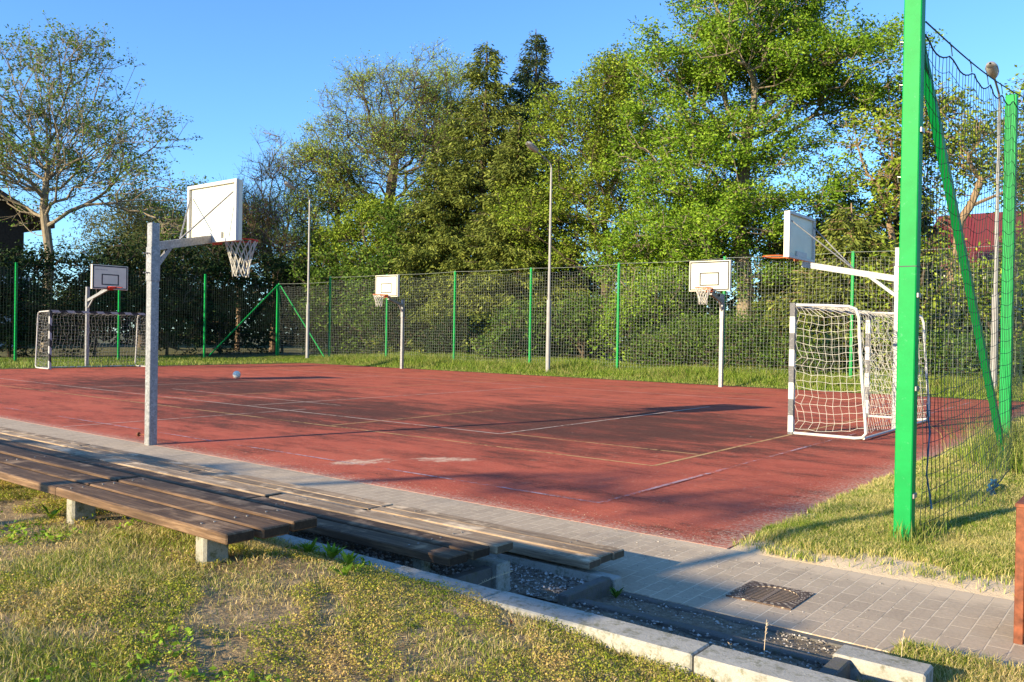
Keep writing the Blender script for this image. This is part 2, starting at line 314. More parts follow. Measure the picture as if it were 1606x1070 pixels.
# ------------------------------------------------------------------ ground and setting
def grid(x0, x1, y0, y1, nx, ny, zf):
    xs = np.linspace(x0, x1, nx+1); ys = np.linspace(y0, y1, ny+1); X, Y = np.meshgrid(xs, ys, indexing='ij'); Z = zf(X, Y)
    V = np.stack([X, Y, Z], -1).reshape(-1, 3); i, j = np.meshgrid(np.arange(nx), np.arange(ny), indexing='ij'); a = (i*(ny+1)+j).ravel()
    return V, np.stack([a, a+ny+1, a+ny+2, a+1], -1)
def add_grid(name, mat, *a, kind='structure'):
    V, F = grid(*a); o = mk(name, V, [F], mat, smooth=True); o['kind'] = kind; return o
def wob(x, y, s=1.):
    return (np.sin(x*2.1*s+1.3)*np.cos(y*1.7*s+.4)+.6*np.sin(x*5.3*s-y*3.9*s)+.35*np.sin(x*11*s+y*13*s))/1.95
M_turf = mat_soil('turf_soil', [(.25, (.07, .085, .02)), (.5, (.13, .13, .04)), (.75, (.24, .19, .085))], 3)
M_lawnsoil = mat_soil('dry_lawn_soil', [(.25, (.20, .145, .07)), (.5, (.36, .25, .125)), (.75, (.56, .41, .23))], 9)
M_rightsoil = mat_soil('sandy_lawn_soil', [(.25, (.08, .09, .02)), (.5, (.15, .15, .04)), (.75, (.30, .25, .11))], 5, True)
M_gravelbed = mat_soil('gravel_bed', [(.3, (.10, .075, .05)), (.5, (.24, .19, .13)), (.75, (.42, .35, .26))], 25)
add_grid('ground', M_turf, -300, 300, -300, 300, 2, 2, lambda x, y: x*0-.3)
struct('court', MB().box((-30.6, 5.5, -.25), (-2.42, 24.1, 0)), M_court)
struct('pavement', MB().box((-60, 4.2, -.25), (14, 5.5, -.002)), M_pave)
verge_z = lambda x, y: .006+.12*np.clip((y-24.2)/4, 0, 1)+.02*wob(x, y, .6)*np.clip((y-24.1)*2, 0, 1)
add_grid('far_verge', M_turf, -140, 80, 24.1, 150, 220, 160, verge_z)
add_grid('left_verge', M_turf, -140, -30.6, 5.5, 24.1, 60, 20, lambda x, y: .006+.02*np.abs(wob(x, y, .6)))
rl_z = lambda x, y: .004+.030*(np.clip((y-5.45)/.5, 0, 1)*np.clip((x+2.42)/.35, 0, 1))*(1+.7*wob(x, y, 1.2))
rl_g = lambda x, y: rl_z(x, y)-.014*np.clip(1-np.minimum((y-5.5+.09*wob(x*1.7, y, 3.))/.14, (x+2.42+.07*wob(x, y*1.3, 2.5))/.14), 0, 3)
add_grid('right_lawn', M_rightsoil, -2.62, 12, 5.32, 24.1, 260, 330, rl_g)
def lawn_z(x, y):
    b = np.interp(x, [-7, -5, -4, -3.4, -2.9, -2.4, -2, -1.2, 0, 3], [.365, .365, .375, .375, .335, .285, .262, .215, .19, .19]); b = np.minimum(b, np.interp(y, [2.35, 2.80], [.38, .305])); return b-.012*np.clip(2.0-y, 0, 4)+.012*wob(x, y, 2.)
add_grid('lawn', M_lawnsoil, -26, 10, -12, 2.805, 260, 120, lawn_z)
add_grid('small_lawn', M_lawnsoil, -.98, 10, 2.97, 4.12, 60, 14, lambda x, y: .07+.05*(1-np.clip((y-3)/1.1, 0, 1))+.012*wob(x, y, 2.))
for nm, x0, x1, y0, y1, z in (('upper_gravel_terrace', -26, -2.97, 2.97, 3.53, .165), ('lower_gravel_terrace', -26, -2.57, 3.67, 4.10, .035)):
    add_grid(nm, M_gravelbed, x0, x1, y0, y1, 120, 8, lambda x, y, z=z: z+.008*wob(x, y, 4.))
add_grid('step_floor', M_gravelbed, -2.9, -1.0, 2.97, 4.19, 40, 20, lambda x, y: .10-.115*np.clip((y-3.)/1.1, 0, 1)+.010*wob(x, y, 4.))
# kerbs, laid in one metre stones with a thin open joint
def kerb(name, y0, y1, z0, z1, x0, x1, mat, step=1.0, ph=0.):
    b = MB(); x = x1
    while x > x0+.01:
        a = max(x0, x-step); b.box((a+.004, y0+random.uniform(-.002, .002), z0), (x-.004, y1, z1+random.uniform(-.004, .004)), bev=.006); x = a
    return struct(name, b, mat)
random.seed(3)
kerb('lawn_kerb', 2.81, 2.965, -.2, .30, -26, -.36, M_conc, 1.0)
kerb('middle_kerb', 3.54, 3.66, -.2, .20, -26, -2.86, M_conc)
kerb('pavement_kerb', 4.11, 4.195, -.2, .078, -26, -2.47, M_conc)
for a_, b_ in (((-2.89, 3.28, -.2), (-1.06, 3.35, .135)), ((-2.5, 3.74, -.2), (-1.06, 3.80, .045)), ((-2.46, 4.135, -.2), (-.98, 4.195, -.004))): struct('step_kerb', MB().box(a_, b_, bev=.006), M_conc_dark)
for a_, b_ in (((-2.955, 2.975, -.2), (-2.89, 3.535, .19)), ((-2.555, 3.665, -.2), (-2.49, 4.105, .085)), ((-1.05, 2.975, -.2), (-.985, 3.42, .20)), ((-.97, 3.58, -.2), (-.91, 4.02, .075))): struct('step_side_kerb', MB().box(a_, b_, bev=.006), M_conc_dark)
for a_, b_ in (((-1.06, 3.43, -.1), (-.72, 3.57, .205)), ((-.97, 4.03, -.2), (-.60, 4.19, .075)), ((-.59, 4.10, -.2), (4, 4.19, .012))): struct('right_kerb', MB().box(a_, b_, bev=.008), M_conc)

# court markings: worn paint, 4 mm above the rubber
def marks(name, mat, segs, z=.004):
    b = MB()
    for x0, y0, x1, y1, wd in segs:
        d = np.array([x1-x0, y1-y0]); L = np.linalg.norm(d); nn = np.array([-d[1], d[0]])/L*wd/2
        p = np.array([[x0-nn[0], y0-nn[1]], [x1-nn[0], y1-nn[1]], [x1+nn[0], y1+nn[1]], [x0+nn[0], y0+nn[1]]]); b.add(np.c_[p, np.full(4, z)], None, [[0, 1, 2, 3]])
    return struct(name, b, mat)
def arc(cx, cy, r, a0, a1, wd, n=26):
    t = [R(a0+(a1-a0)*i/n) for i in range(n+1)]; return [(cx+r*math.cos(t[i]), cy+r*math.sin(t[i]), cx+r*math.cos(t[i+1]), cy+r*math.sin(t[i+1]), wd) for i in range(n)]
marks('yellow_court_lines', mat_line('worn_yellow_paint', (.66, .40, .17), .48), [(-28.4, 8.44, -4.6, 8.44, .05), (-4.6, 8.46, -4.6, 21, .05), (-28.4, 21, -4.6, 21, .05), (-10.2, 8.5, -10.2, 12.4, .05), (-16.5, 8.5, -16.5, 21, .05), (-7.6, 9.66, -4.65, 9.66, .045)])
marks('white_court_lines', mat_line('worn_white_paint', (.64, .50, .40), .46), [(-26, 9.52, -7.7, 9.52, .05), (-7.7, 9.54, -7.7, 16.5, .05), (-12.6, 5.6, -12.6, 9.9, .04), (-26, 19.2, -7.7, 19.2, .05), (-18.9, 10.9, -12.8, 10.9, .04), (-13.9, 9.55, -13.9, 19.2, .05), (-20.5, 9.55, -20.5, 19.2, .05)], .0075)
marks('blue_court_lines', mat_line('worn_blue_paint', (.50, .36, .38), .565), [(-29.5, 6.14, -3.9, 6.2, .045), (-3.9, 6.2, -3.9, 22.8, .045), (-29.5, 22.8, -3.9, 22.8, .045), (-14, 16.3, -9.5, 16.3, .045)], .011)

# ------------------------------------------------------------------ benches
def bench(x0, x1, yf, z, wd, gap, n, mat, label, supports, sup_z, grey=0, group='plank benches on the terraces'):
    t = thing('plank_bench', label, 'bench', ((x0+x1)/2, yf, sup_z), group)
    for k in range(n):
        y0 = yf+k*(wd+gap); dx = random.uniform(-.02, .02); tz = random.uniform(-.003, .003)
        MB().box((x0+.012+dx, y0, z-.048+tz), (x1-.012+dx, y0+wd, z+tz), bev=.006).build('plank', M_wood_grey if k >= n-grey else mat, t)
    dpt = n*(wd+gap)-gap
    for sx in supports:
        MB().box((sx-.042, yf+(.03 if z > .5 else .10), sup_z-.06), (sx+.042, yf+(.16 if z > .5 else .17), z-.05), bev=.012).build('support_block', M_conc_mossy, t)
    for sx in supports:
        for k in range(n):
            y0 = yf+k*(wd+gap)
            for q_ in (.3, .7): MB().pipe([(sx+.03*(q_-.5), y0+wd*q_, z-.002), (sx+.03*(q_-.5), y0+wd*q_, z+.0035)], .006, 8).build('screw', M_bolt, t)
    return t
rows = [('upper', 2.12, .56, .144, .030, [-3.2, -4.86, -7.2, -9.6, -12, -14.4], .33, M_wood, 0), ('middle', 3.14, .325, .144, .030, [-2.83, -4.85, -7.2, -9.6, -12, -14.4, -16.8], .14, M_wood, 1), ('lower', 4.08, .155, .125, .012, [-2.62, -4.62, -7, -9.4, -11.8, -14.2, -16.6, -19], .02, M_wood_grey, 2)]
tone = {'upper': 'dark brown wooden bench', 'middle': 'dark and grey weathered wooden bench', 'lower': 'sun bleached low wooden bench'}
place = {'upper': 'row beside the lawn', 'middle': 'middle row over gravel', 'lower': 'row beside the pavement'}
nth = ['at the near right end', 'second from the right end', 'third from the right end', 'fourth from the right end', 'fifth from the right end', 'sixth from the right end', 'seventh from the right end']
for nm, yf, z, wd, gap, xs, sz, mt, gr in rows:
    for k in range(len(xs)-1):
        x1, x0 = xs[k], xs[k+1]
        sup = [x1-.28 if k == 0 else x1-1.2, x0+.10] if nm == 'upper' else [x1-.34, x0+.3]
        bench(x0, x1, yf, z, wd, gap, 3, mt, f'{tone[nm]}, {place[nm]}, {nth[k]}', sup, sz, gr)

# ------------------------------------------------------------------ drain grate
t = thing('drain_grate', 'round cast iron drain grate in square frame set in the paving', 'drain grate', (-1.79, 4.67, 0))
b = MB(); c0 = np.array([-1.79, 4.67]); a = np.arange(48)*2*np.pi/48
half = .185
# square frame with a round hole
outer = []
for t_ in a:
    c_, s_ = math.cos(t_), math.sin(t_); k = half/max(abs(c_), abs(s_)); outer.append((c_*k, s_*k))
outer = np.array(outer); inner = np.c_[np.cos(a), np.sin(a)]*.152
V = np.vstack([np.c_[outer+c0, np.full(48, .006)], np.c_[inner+c0, np.full(48, .006)], np.c_[inner+c0, np.full(48, -.03)], np.c_[outer+c0, np.full(48, -.03)]])
Q = []
for i in range(48):
    j = (i+1) % 48; Q += [[i, j, 48+j, 48+i], [48+i, 48+j, 96+j, 96+i], [96+i, 96+j, 144+j, 144+i], [144+i, 144+j, j, i]]
b.add(V, None, Q)
qf = N('studded_cast_iron'); x_, y_, z_ = qf.sep(qf.co()); an_ = qf.math('FRACT', qf.math('MULTIPLY', qf.math('ADD', qf.math('ARCTAN2', y_, x_), 3.1416), 30/6.2832)); rd_ = qf.math('SQRT', qf.math('ADD', qf.math('MULTIPLY', x_, x_), qf.math('MULTIPLY', y_, y_)))
sm_ = qf.math('MULTIPLY', qf.math('LESS_THAN', qf.math('ABSOLUTE', qf.math('SUBTRACT', an_, .5)), .22), qf.math('LESS_THAN', qf.math('ABSOLUTE', qf.math('SUBTRACT', qf.math('PINGPONG', qf.math('SUBTRACT', rd_, .160), .016), .009)), .0045)); sm_ = qf.math('MULTIPLY', sm_, qf.ramp(qf.noise(qf.co(), 40, 4), [(.42, 0), (.5, 1)]))
qf.col(qf.mix(sm_, qf.ramp(qf.noise(qf.co(), 30, 4), [(.3, (.05, .035, .025)), (.7, (.13, .085, .06))]), (.46, .38, .28))).set(Roughness=.7)
b.build('frame', qf.m, t)
b = MB()
for k in range(-5, 6):
    y = k*.027; xx = math.sqrt(max(0, .150**2-y*y))
    if xx > .02: b.box((c0[0]-xx, c0[1]+y-.006, -.02), (c0[0]+xx, c0[1]+y+.006, .002))
b.box((c0[0]-.011, c0[1]-.148, -.022), (c0[0]+.011, c0[1]+.148, .004)); b.build('grate_bars', simple('worn_iron_bars', (.20, .145, .105), .5, 0, .3, 30), t)
b = MB(); b.pipe([(c0[0], c0[1], .0006), (c0[0], c0[1], .0012)], .1515, 40); b.build('pit_shade_disc', simple('pit_shade_black', (.012, .010, .008), .9), t)  # flat black disc painted in for the shade below the bars

# ------------------------------------------------------------------ basketball hoops
def hoop(pole, top, face, plane, cen, bw, z0, z1, label, net=True, rimmat=None, zarm=(2.47, 2.64), line=None, text=None, hang=.42, group='basketball hoops round the court', back_thick=.09, bare=False):
    px, py = pole; F2 = np.array(face, float); L2 = np.array([-F2[1], F2[0]])            # facing direction, lateral
    t = thing('basketball_hoop', label, 'basketball hoop', (px, py, 0), group)
    MB().box((px-.055, py-.055, -.05), (px+.055, py+.055, top), bev=.006).build('pole', M_galv, t)
    MB().box((px-.061, py-.061, top-.72), (px+.061, py+.061, top-.30), bev=.004).build('collar', M_galv, t)
    for zz in (top-.38, top-.62):
        for o in (-.03, .03):
            p = np.array([px, py])-F2*.06+L2*o; q_ = p-F2*.05; MB().pipe([(p[0], p[1], zz), (q_[0], q_[1], zz)], .008, 6).build('bolt', M_bolt, t)
    c2 = np.array(cen, float)          # centre of the back face of the board
    P3 = lambda d, l, z: (c2[0]+F2[0]*d+L2[0]*l, c2[1]+F2[1]*d+L2[1]*l, z)
    e = P3(-.02, 0, zarm[1]); p0 = np.array([px, py, zarm[0]]); dv = np.array(e)-p0
    MB().bar(p0, e, .075, .10).build('arm', M_galv, t)
    if bw > 1.15 or plane:
        k = .32; m_ = p0+dv*k; MB().bar((px, py, zarm[0]-.30), m_, .04, .05).build('strut', M_galv, t)
    for s_ in (-1, 1):
        MB().tubes([p0+dv*.45+np.array([0, 0, .05])], [P3(-.005, s_*bw*.44, z0+.80*(z1-z0))], .011, .011, 8).build('stay_rod', M_galv, t)
    # panel
    def slab(d0, d1, l0, l1, za, zb, bev=0):
        a_ = P3(d0, l0, za); b_ = P3(d1, l1, zb); return (tuple(min(a_[i], b_[i]) for i in range(3)), tuple(max(a_[i], b_[i]) for i in range(3)))
    h = bw/2; bt = back_thick; pan = MB().box(*slab(.03, bt, -h, h, z0, z1), bev=.004).build('backboard', M_white, t)
    fr = MB(); fw_ = .04
    for s in ((-h-.004, -h+fw_, z0-.004, z1+.004), (h-fw_, h+.004, z0-.004, z1+.004)): fr.box(*slab(-.01, .028, *s))
    fr.box(*slab(-.008, .0275, -h+fw_+.001, h-fw_-.001, z0-.004, z0+fw_)); fr.box(*slab(-.008, .0275, -h+fw_+.001, h-fw_-.001, z1-fw_, z1+.004))
    fr.box(*slab(-.006, .027, -.24, .24, z0+fw_+.002, z0+.13)); fr.build('back_frame', M_whitepaint, t)
    lm = line or M_grey_line; li = MB(); e1 = bt+.002; o = .022
    for s in ((-h+o, -h+o+.042, z0+o, z1-o), (h-o-.042, h-o, z0+o, z1-o), (-h+o+.043, h-o-.043, z0+o, z0+o+.036), (-h+o+.043, h-o-.043, z1-o-.042, z1-o)): li.box(*slab(bt-.001, e1, *s))
    li.build('border_line', lm, pan); li = MB()
    sw, s0 = .29*bw/1.2, z0+.15; s1 = s0+.38
    for s in ((-sw, -sw+.042, s0, s1), (sw-.042, sw, s0, s1), (-sw+.043, sw-.043, s0, s0+.038), (-sw+.043, sw-.043, s1-.038, s1)): li.box(*slab(bt-.001, e1, *s))
    li.build('target_square', lm, pan)
    tx = MB(); rr = random.Random(int(px*7+py)); u = .08
    sgn = 1 if (L2[0]*.785+L2[1]*.619) < 0 else -1
    while u < .52:
        wl = rr.uniform(.012, .022); hh = rr.choice((.030, .042, .03))
        tx.box(*slab(bt-.001, e1, sgn*(h-u), sgn*(h-u-wl), z1-.185, z1-.185+hh)); u += wl+rr.choice((.008, .008, .02))
    tx.build('faded_lettering', text or M_text, pan)
    # rim
    zr = z0+.075; rc = bt+.15+.225; rm = rimmat or M_orange
    pts = [P3(rc+.225*math.cos(x), .225*math.sin(x), zr) for x in np.linspace(0, 2*math.pi, 33)]
    r_ = MB().pipe(pts, .011, 6, False); 
    for s_ in (-1, 1): r_.bar(P3(bt, s_*.10, zr-.012), P3(rc-.18, s_*.13, zr-.006), .012, .03)
    a_ = slab(bt, bt+.012, -.11, .11, zr-.10, zr+.03); r_.box(*a_); r_.bar(P3(bt, 0, zr-.03), P3(bt+.16, 0, zr-.02), .20, .05); ri = r_.build('rim', rm, t)
    if net:
        nb = MB(); K = 12; lv = [(0, .22), (.10, .185), (.20, .15), (.30, .125), (.40, .115)]; lv = [(d*hang/.4, r) for d, r in lv]; pr = []; qr = []
        def npnt(l, k): an = 2*math.pi*(k+.5*(l % 2))/K; j = rr.uniform(-.008, .008); return P3(rc+(lv[l][1]+j)*math.cos(an), (lv[l][1]+j)*math.sin(an), zr-lv[l][0])
        G = [[npnt(l, k) for k in range(K)] for l in range(5)]
        for l in range(4):
            for k in range(K):
                k2 = k if l % 2 else (k-1); pr += [G[l][k]]*2; qr += [G[l+1][k], G[l+1][(k-1) % K if l % 2 == 0 else (k+1) % K]]
        nb.tubes(pr, qr, .0065, .0065, 5)
        for k in range(0, K, 2):
            a_ = np.array(G[4][k]); c_ = np.array(G[4][(k+1) % K]); mid = (a_+c_)/2+np.array([0, 0, -.05]); nb.pipe([a_, a_*.4+mid*.6+[0, 0, -.008], mid, c_*.4+mid*.6+[0, 0, -.008], c_], .0065, 5)
        nb.build('net', M_netwhite, ri)
    return t
h1 = hoop((-10.02, 5.5), 2.75, (0, 1), 0, (-10.30, 6.47), 1.16, 2.62, 3.42, 'tall galvanised hoop post beside the pavement seen from behind its board', zarm=(2.46, 2.66), hang=.46, rimmat=M_redrim)
k = MB().pipe([(-10.075, 5.46, .12), (-10.17, 5.43, .12)], .007, 6).pipe([(-10.17, 5.43, .12), (-10.19, 5.425, .12)], .028, 10).build('side_bolt', M_rust, h1)
hoop((-10.63, 23.5), 2.74, (0, -1), 1, (-10.50, 22.40), 1.24, 2.77, 3.63, 'far side hoop with cream board and orange rim before a leafy bush', zarm=(2.50, 2.72))
hoop((-24.41, 23.9), 2.76, (0, -1), 0, (-24.12, 22.80), 1.24, 2.81, 3.65, 'far side hoop with cream board standing left of the centre lamp post', zarm=(2.52, 2.76))
hoop((-3.59, 14.65), 2.96, (-1, 0), 1, (-5.22, 14.78), 1.28, 2.84, 3.62, 'hoop post behind the near goal, board seen edge on without a net', net=False, zarm=(2.45, 2.76))
hoop((-31.0, 14.55), 2.90, (1, 0), 1, (-29.4, 14.53), 1.26, 2.77, 3.61, 'hoop behind the far left goal with white board and black lines', net=False, zarm=(2.40, 2.80), line=M_black, text=M_text2, rimmat=M_redrim)
hoop((-23.9, 5.5), 2.75, (0, 1), 0, (-24.0, 6.47), 1.16, 2.62, 3.42, 'galvanised hoop post on the near side beyond the left picture edge', zarm=(2.46, 2.66))

# ------------------------------------------------------------------ handball goals
def goal(x, y0, y1, dr, label, sag=1., seed=1, M_stripe=M_stripe, M_netwhite=M_netwhite):
    """mouth in the plane x, depth along dr (+1/-1)"""
    rr = np.random.default_rng(seed); t = thing('goal', label, 'goal', (x, y0, 0), 'steel handball goals')
    H = 2.0; X = lambda d: x+dr*d
    MB().box((x-.04, y0-.04, 0), (x+.04, y0+.04, H), bev=.004).build('post', M_stripe, t)
    MB().box((x-.04, y1-.04, 0), (x+.04, y1+.04, H), bev=.004).build('post', M_stripe, t)
    MB().box((x-.0385, y0+.042, H-.08), (x+.0385, y1-.042, H-.001)).build('crossbar', M_stripe, t)
    dt, db = .92, 1.09
    def prof(s):   # side profile of the frame, s 0..1 from the top of the post round to the bottom back
        P = [(0, H-.03), (dt*.55, H-.045), (dt*.88, H-.06), (dt, H-.10), (dt+.04, H-.22), (dt+.07, H-.7), (dt+.11, H-1.2), (db-.01, .25), (db, .10), (db-.05, .04), (db-.15, .025), (0, .025)]
        return P
    for yy in (y0, y1): MB().pipe([(X(d), yy, z) for d, z in prof(0)], .022, 8).build('side_frame', M_whitepaint, t)
    MB().pipe([(X(db-.03), y0, .03), (X(db-.03), y1, .03)], .02, 8).build('ground_bar', M_whitepaint, t)
    # netting
    nb = MB(); P = []; Q_ = []; c = .115
    PR = np.array(prof(0)[:9]); 
    s = np.r_[0, np.cumsum(np.linalg.norm(np.diff(PR, axis=0), axis=1))]; Ls = s[-1]
    nv = int((y1-y0)/c); nu = int(Ls/c)
    U, Vv = np.meshgrid(np.linspace(0, Ls, nu+1), np.linspace(y0, y1, nv+1), indexing='ij')
    D = np.interp(U, s, PR[:, 0]); Z = np.interp(U, s, PR[:, 1]); w_ = np.sin(np.pi*np.clip(U/Ls, 0, 1)); wy = np.sin(np.pi*(Vv-y0)/(y1-y0))**.4
    D = D-(.16*w_+.03*rr.standard_normal(U.shape)*w_)*wy*sag; Z = Z-.05*w_*wy*sag+.012*rr.standard_normal(U.shape); Vj = Vv+.015*rr.standard_normal(U.shape)+.02*np.sin(U*5)
    G = np.stack([x+dr*D, Vj, np.maximum(Z, .03)], -1)
    def lace(G):
        P.append(G[:-1].reshape(-1, 3)); Q_.append(G[1:].reshape(-1, 3)); P.append(G[:, :-1].reshape(-1, 3)); Q_.append(G[:, 1:].reshape(-1, 3))
    lace(G)
    for yy, sg in ((y0, 1), (y1, -1)):
        nz = int((H-.1)/c); zz = np.linspace(.18, H-.05, nz+1); back = np.interp(-zz, -PR[3:, 1][::1], PR[3:, 0]) if False else np.interp(zz, PR[::-1, 1], PR[::-1, 0])
        nd = int(dt/c)+1; T_ = np.linspace(0, 1, nd+1); A, B_ = np.meshgrid(np.arange(nz+1), T_, indexing='ij')
        loose = .05*(np.sin(zz*21+1)+.5*rr.standard_normal(nz+1))[:, None]; Dd = .06+(back[:, None]-.06)*B_+loose*(1-B_)**2
        Zz = zz[:, None]-.05*np.sin(np.pi*B_)*sag+.01*rr.standard_normal(A.shape)-.09*(1-B_)*np.exp(-((zz[:, None]-.2)/.2)**2)
        Yy = yy+sg*(.03*np.sin(np.pi*B_)+.02*rr.standard_normal(A.shape)); lace(np.stack([x+dr*Dd, Yy, Zz], -1))
    nb.tubes(np.concatenate(P), np.concatenate(Q_), .0030, .0030, 4).build('net', M_netwhite, t)
    return t
goal(-4.62, 12.76, 16.72, 1, 'near handball goal with grey and white striped posts, seen from behind its side', 1., 1)
goal(-29.8, 12.76, 16.3, -1, 'far left handball goal with black and white striped posts below a hoop', 1.2, 2, mat_stripe((.36, .36, .35), (.022, .022, .024), 'black_white_goal_paint'), simple('grey_goal_cord', (.26, .26, .25), .8, 0, .1))
# ball
bl = MB(); nlat, nlon = 10, 16; V = []; Q = []
for i in range(nlat+1):
    for j in range(nlon):
        a_ = math.pi*i/nlat; b_ = 2*math.pi*j/nlon; V.append((-21.86+.115*math.sin(a_)*math.cos(b_), 14.64+.115*math.sin(a_)*math.sin(b_), .117+.115*math.cos(a_)))
for i in range(nlat):
    for j in range(nlon): Q.append([i*nlon+j, (i+1)*nlon+j, (i+1)*nlon+(j+1) % nlon, i*nlon+(j+1) % nlon])
bt_ = thing('football', 'scuffed white football lying alone on the red court', 'ball', (-21.86, 14.64, 0)); bl.add(V, None, Q).build('ball_shell', M_ball, bt_, smooth=True)
sm = MB()
for ax in range(3):
    pts = []
    for x in np.linspace(0, 2*math.pi, 25):
        p = np.array([math.cos(x), math.sin(x), 0]); p = np.roll(p, ax); pts.append(np.array([-21.86, 14.64, .117])+p*.1145)
    sm.pipe(pts, .0018, 5, False)
sm.build('seam', M_text2, bt_)

# ------------------------------------------------------------------ fences
def net_panel(P, Q_, x0, y0, x1, y1, zt, zb, cell, rr, wav=.02, top_sag=.10, offs=0.):
    L = math.hypot(x1-x0, y1-y0); n = max(2, int(L/cell)); mz = int((zt-zb)/cell); T_, K = np.meshgrid(np.linspace(0, 1, n+1), np.linspace(0, 1, mz+1), indexing='ij')
    nx, ny = -(y1-y0)/L, (x1-x0)/L
    sc = np.abs(np.sin(T_*math.pi*max(2, round(L/.8))))                      # scalloped head rope
    Z = zt-.02-(1-K)*(zt-zb)-top_sag*K**3*np.sin(math.pi*T_)-.035*(1-sc)*K**6*0-.05*sc*K**8
    ph = rr.uniform(0, 6); b_ = wav*(np.sin(T_*9+K*4+ph)+.6*np.sin(K*11+T_*5+ph))
    X = x0+(x1-x0)*T_+nx*(b_+offs); Y = y0+(y1-y0)*T_+ny*(b_+offs); X = X+.006*rr.standard_normal(X.shape); Z = Z+.006*rr.standard_normal(Z.shape)
    G = np.stack([X, Y, Z], -1)
    P.append(G[:-1].reshape(-1, 3)); Q_.append(G[1:].reshape(-1, 3)); P.append(G[:, :-1].reshape(-1, 3)); Q_.append(G[:, 1:].reshape(-1, 3)); return G
def fence(name, label, pts, tops, cell, rad, netmat, ps=.085, braces=(), zb=.12, base=None, net=True, ends=True):
    t = thing(name, label, 'fence', (pts[0][0], pts[0][1], 0)); rr = np.random.default_rng(5); P = []; Q_ = []
    for (x, y), zt in zip(pts, tops):
        MB().box((x-ps/2, y-ps/2, -.1), (x+ps/2, y+ps/2, zt), bev=.006).build('post', M_green, t)
    for (x0, y0, z0, x1, y1, z1) in braces: MB().bar((x0, y0, z0), (x1, y1, z1), .05, .05).build('brace', M_green, t)
    for k in range(len(pts)-1):
        (x0, y0), (x1, y1) = pts[k], pts[k+1]; zt = min(tops[k], tops[k+1])-.03; L = math.hypot(x1-x0, y1-y0); nx, ny = -(y1-y0)/L, (x1-x0)/L; of = -(ps/2+.015)
        net_panel(P, Q_, x0, y0, x1, y1, zt-.10, zb+(base or 0), cell, rr, .015, .05, of)
        s = np.linspace(0, 1, 14); MB().pipe([(x0+(x1-x0)*q+nx*of, y0+(y1-y0)*q+ny*of, zt-.03*math.sin(math.pi*q)) for q in s], .006, 4, False).build('top_wire', netmat, t)
    MB().tubes(np.concatenate(P), np.concatenate(Q_), rad, rad, 3).build('net', netmat, t); return t
FX = [-32.6, -28.6, -24.42, -20.35, -16.3, -12.15, -7.95, -3.8, .3]
fence('court_fence', 'tall green post and net fence along the far side of the court', [(-36.6, 26.95)]+[(x, 27.0) for x in FX], [3.88, 4.14, 4.11, 4.12, 4.12, 4.16, 4.21, 4.19, 4.2, 4.2], .118, .0024, M_netgrey, braces=[(-36.5, 26.97, 3.75, -32.9, 27.0, .1)], zb=.15, base=.1)
fence('court_fence', 'dark green post and net fence behind the far left goal', [(-36.6, 10.2), (-36.6, 14.35), (-36.6, 18.55), (-36.6, 22.72), (-36.6, 26.85)], [4, 3.98, 4.02, 4.07, 3.80], .118, .0038, M_netblack, braces=[(-36.6, 26.8, 3.72, -36.6, 22.95, .15)])
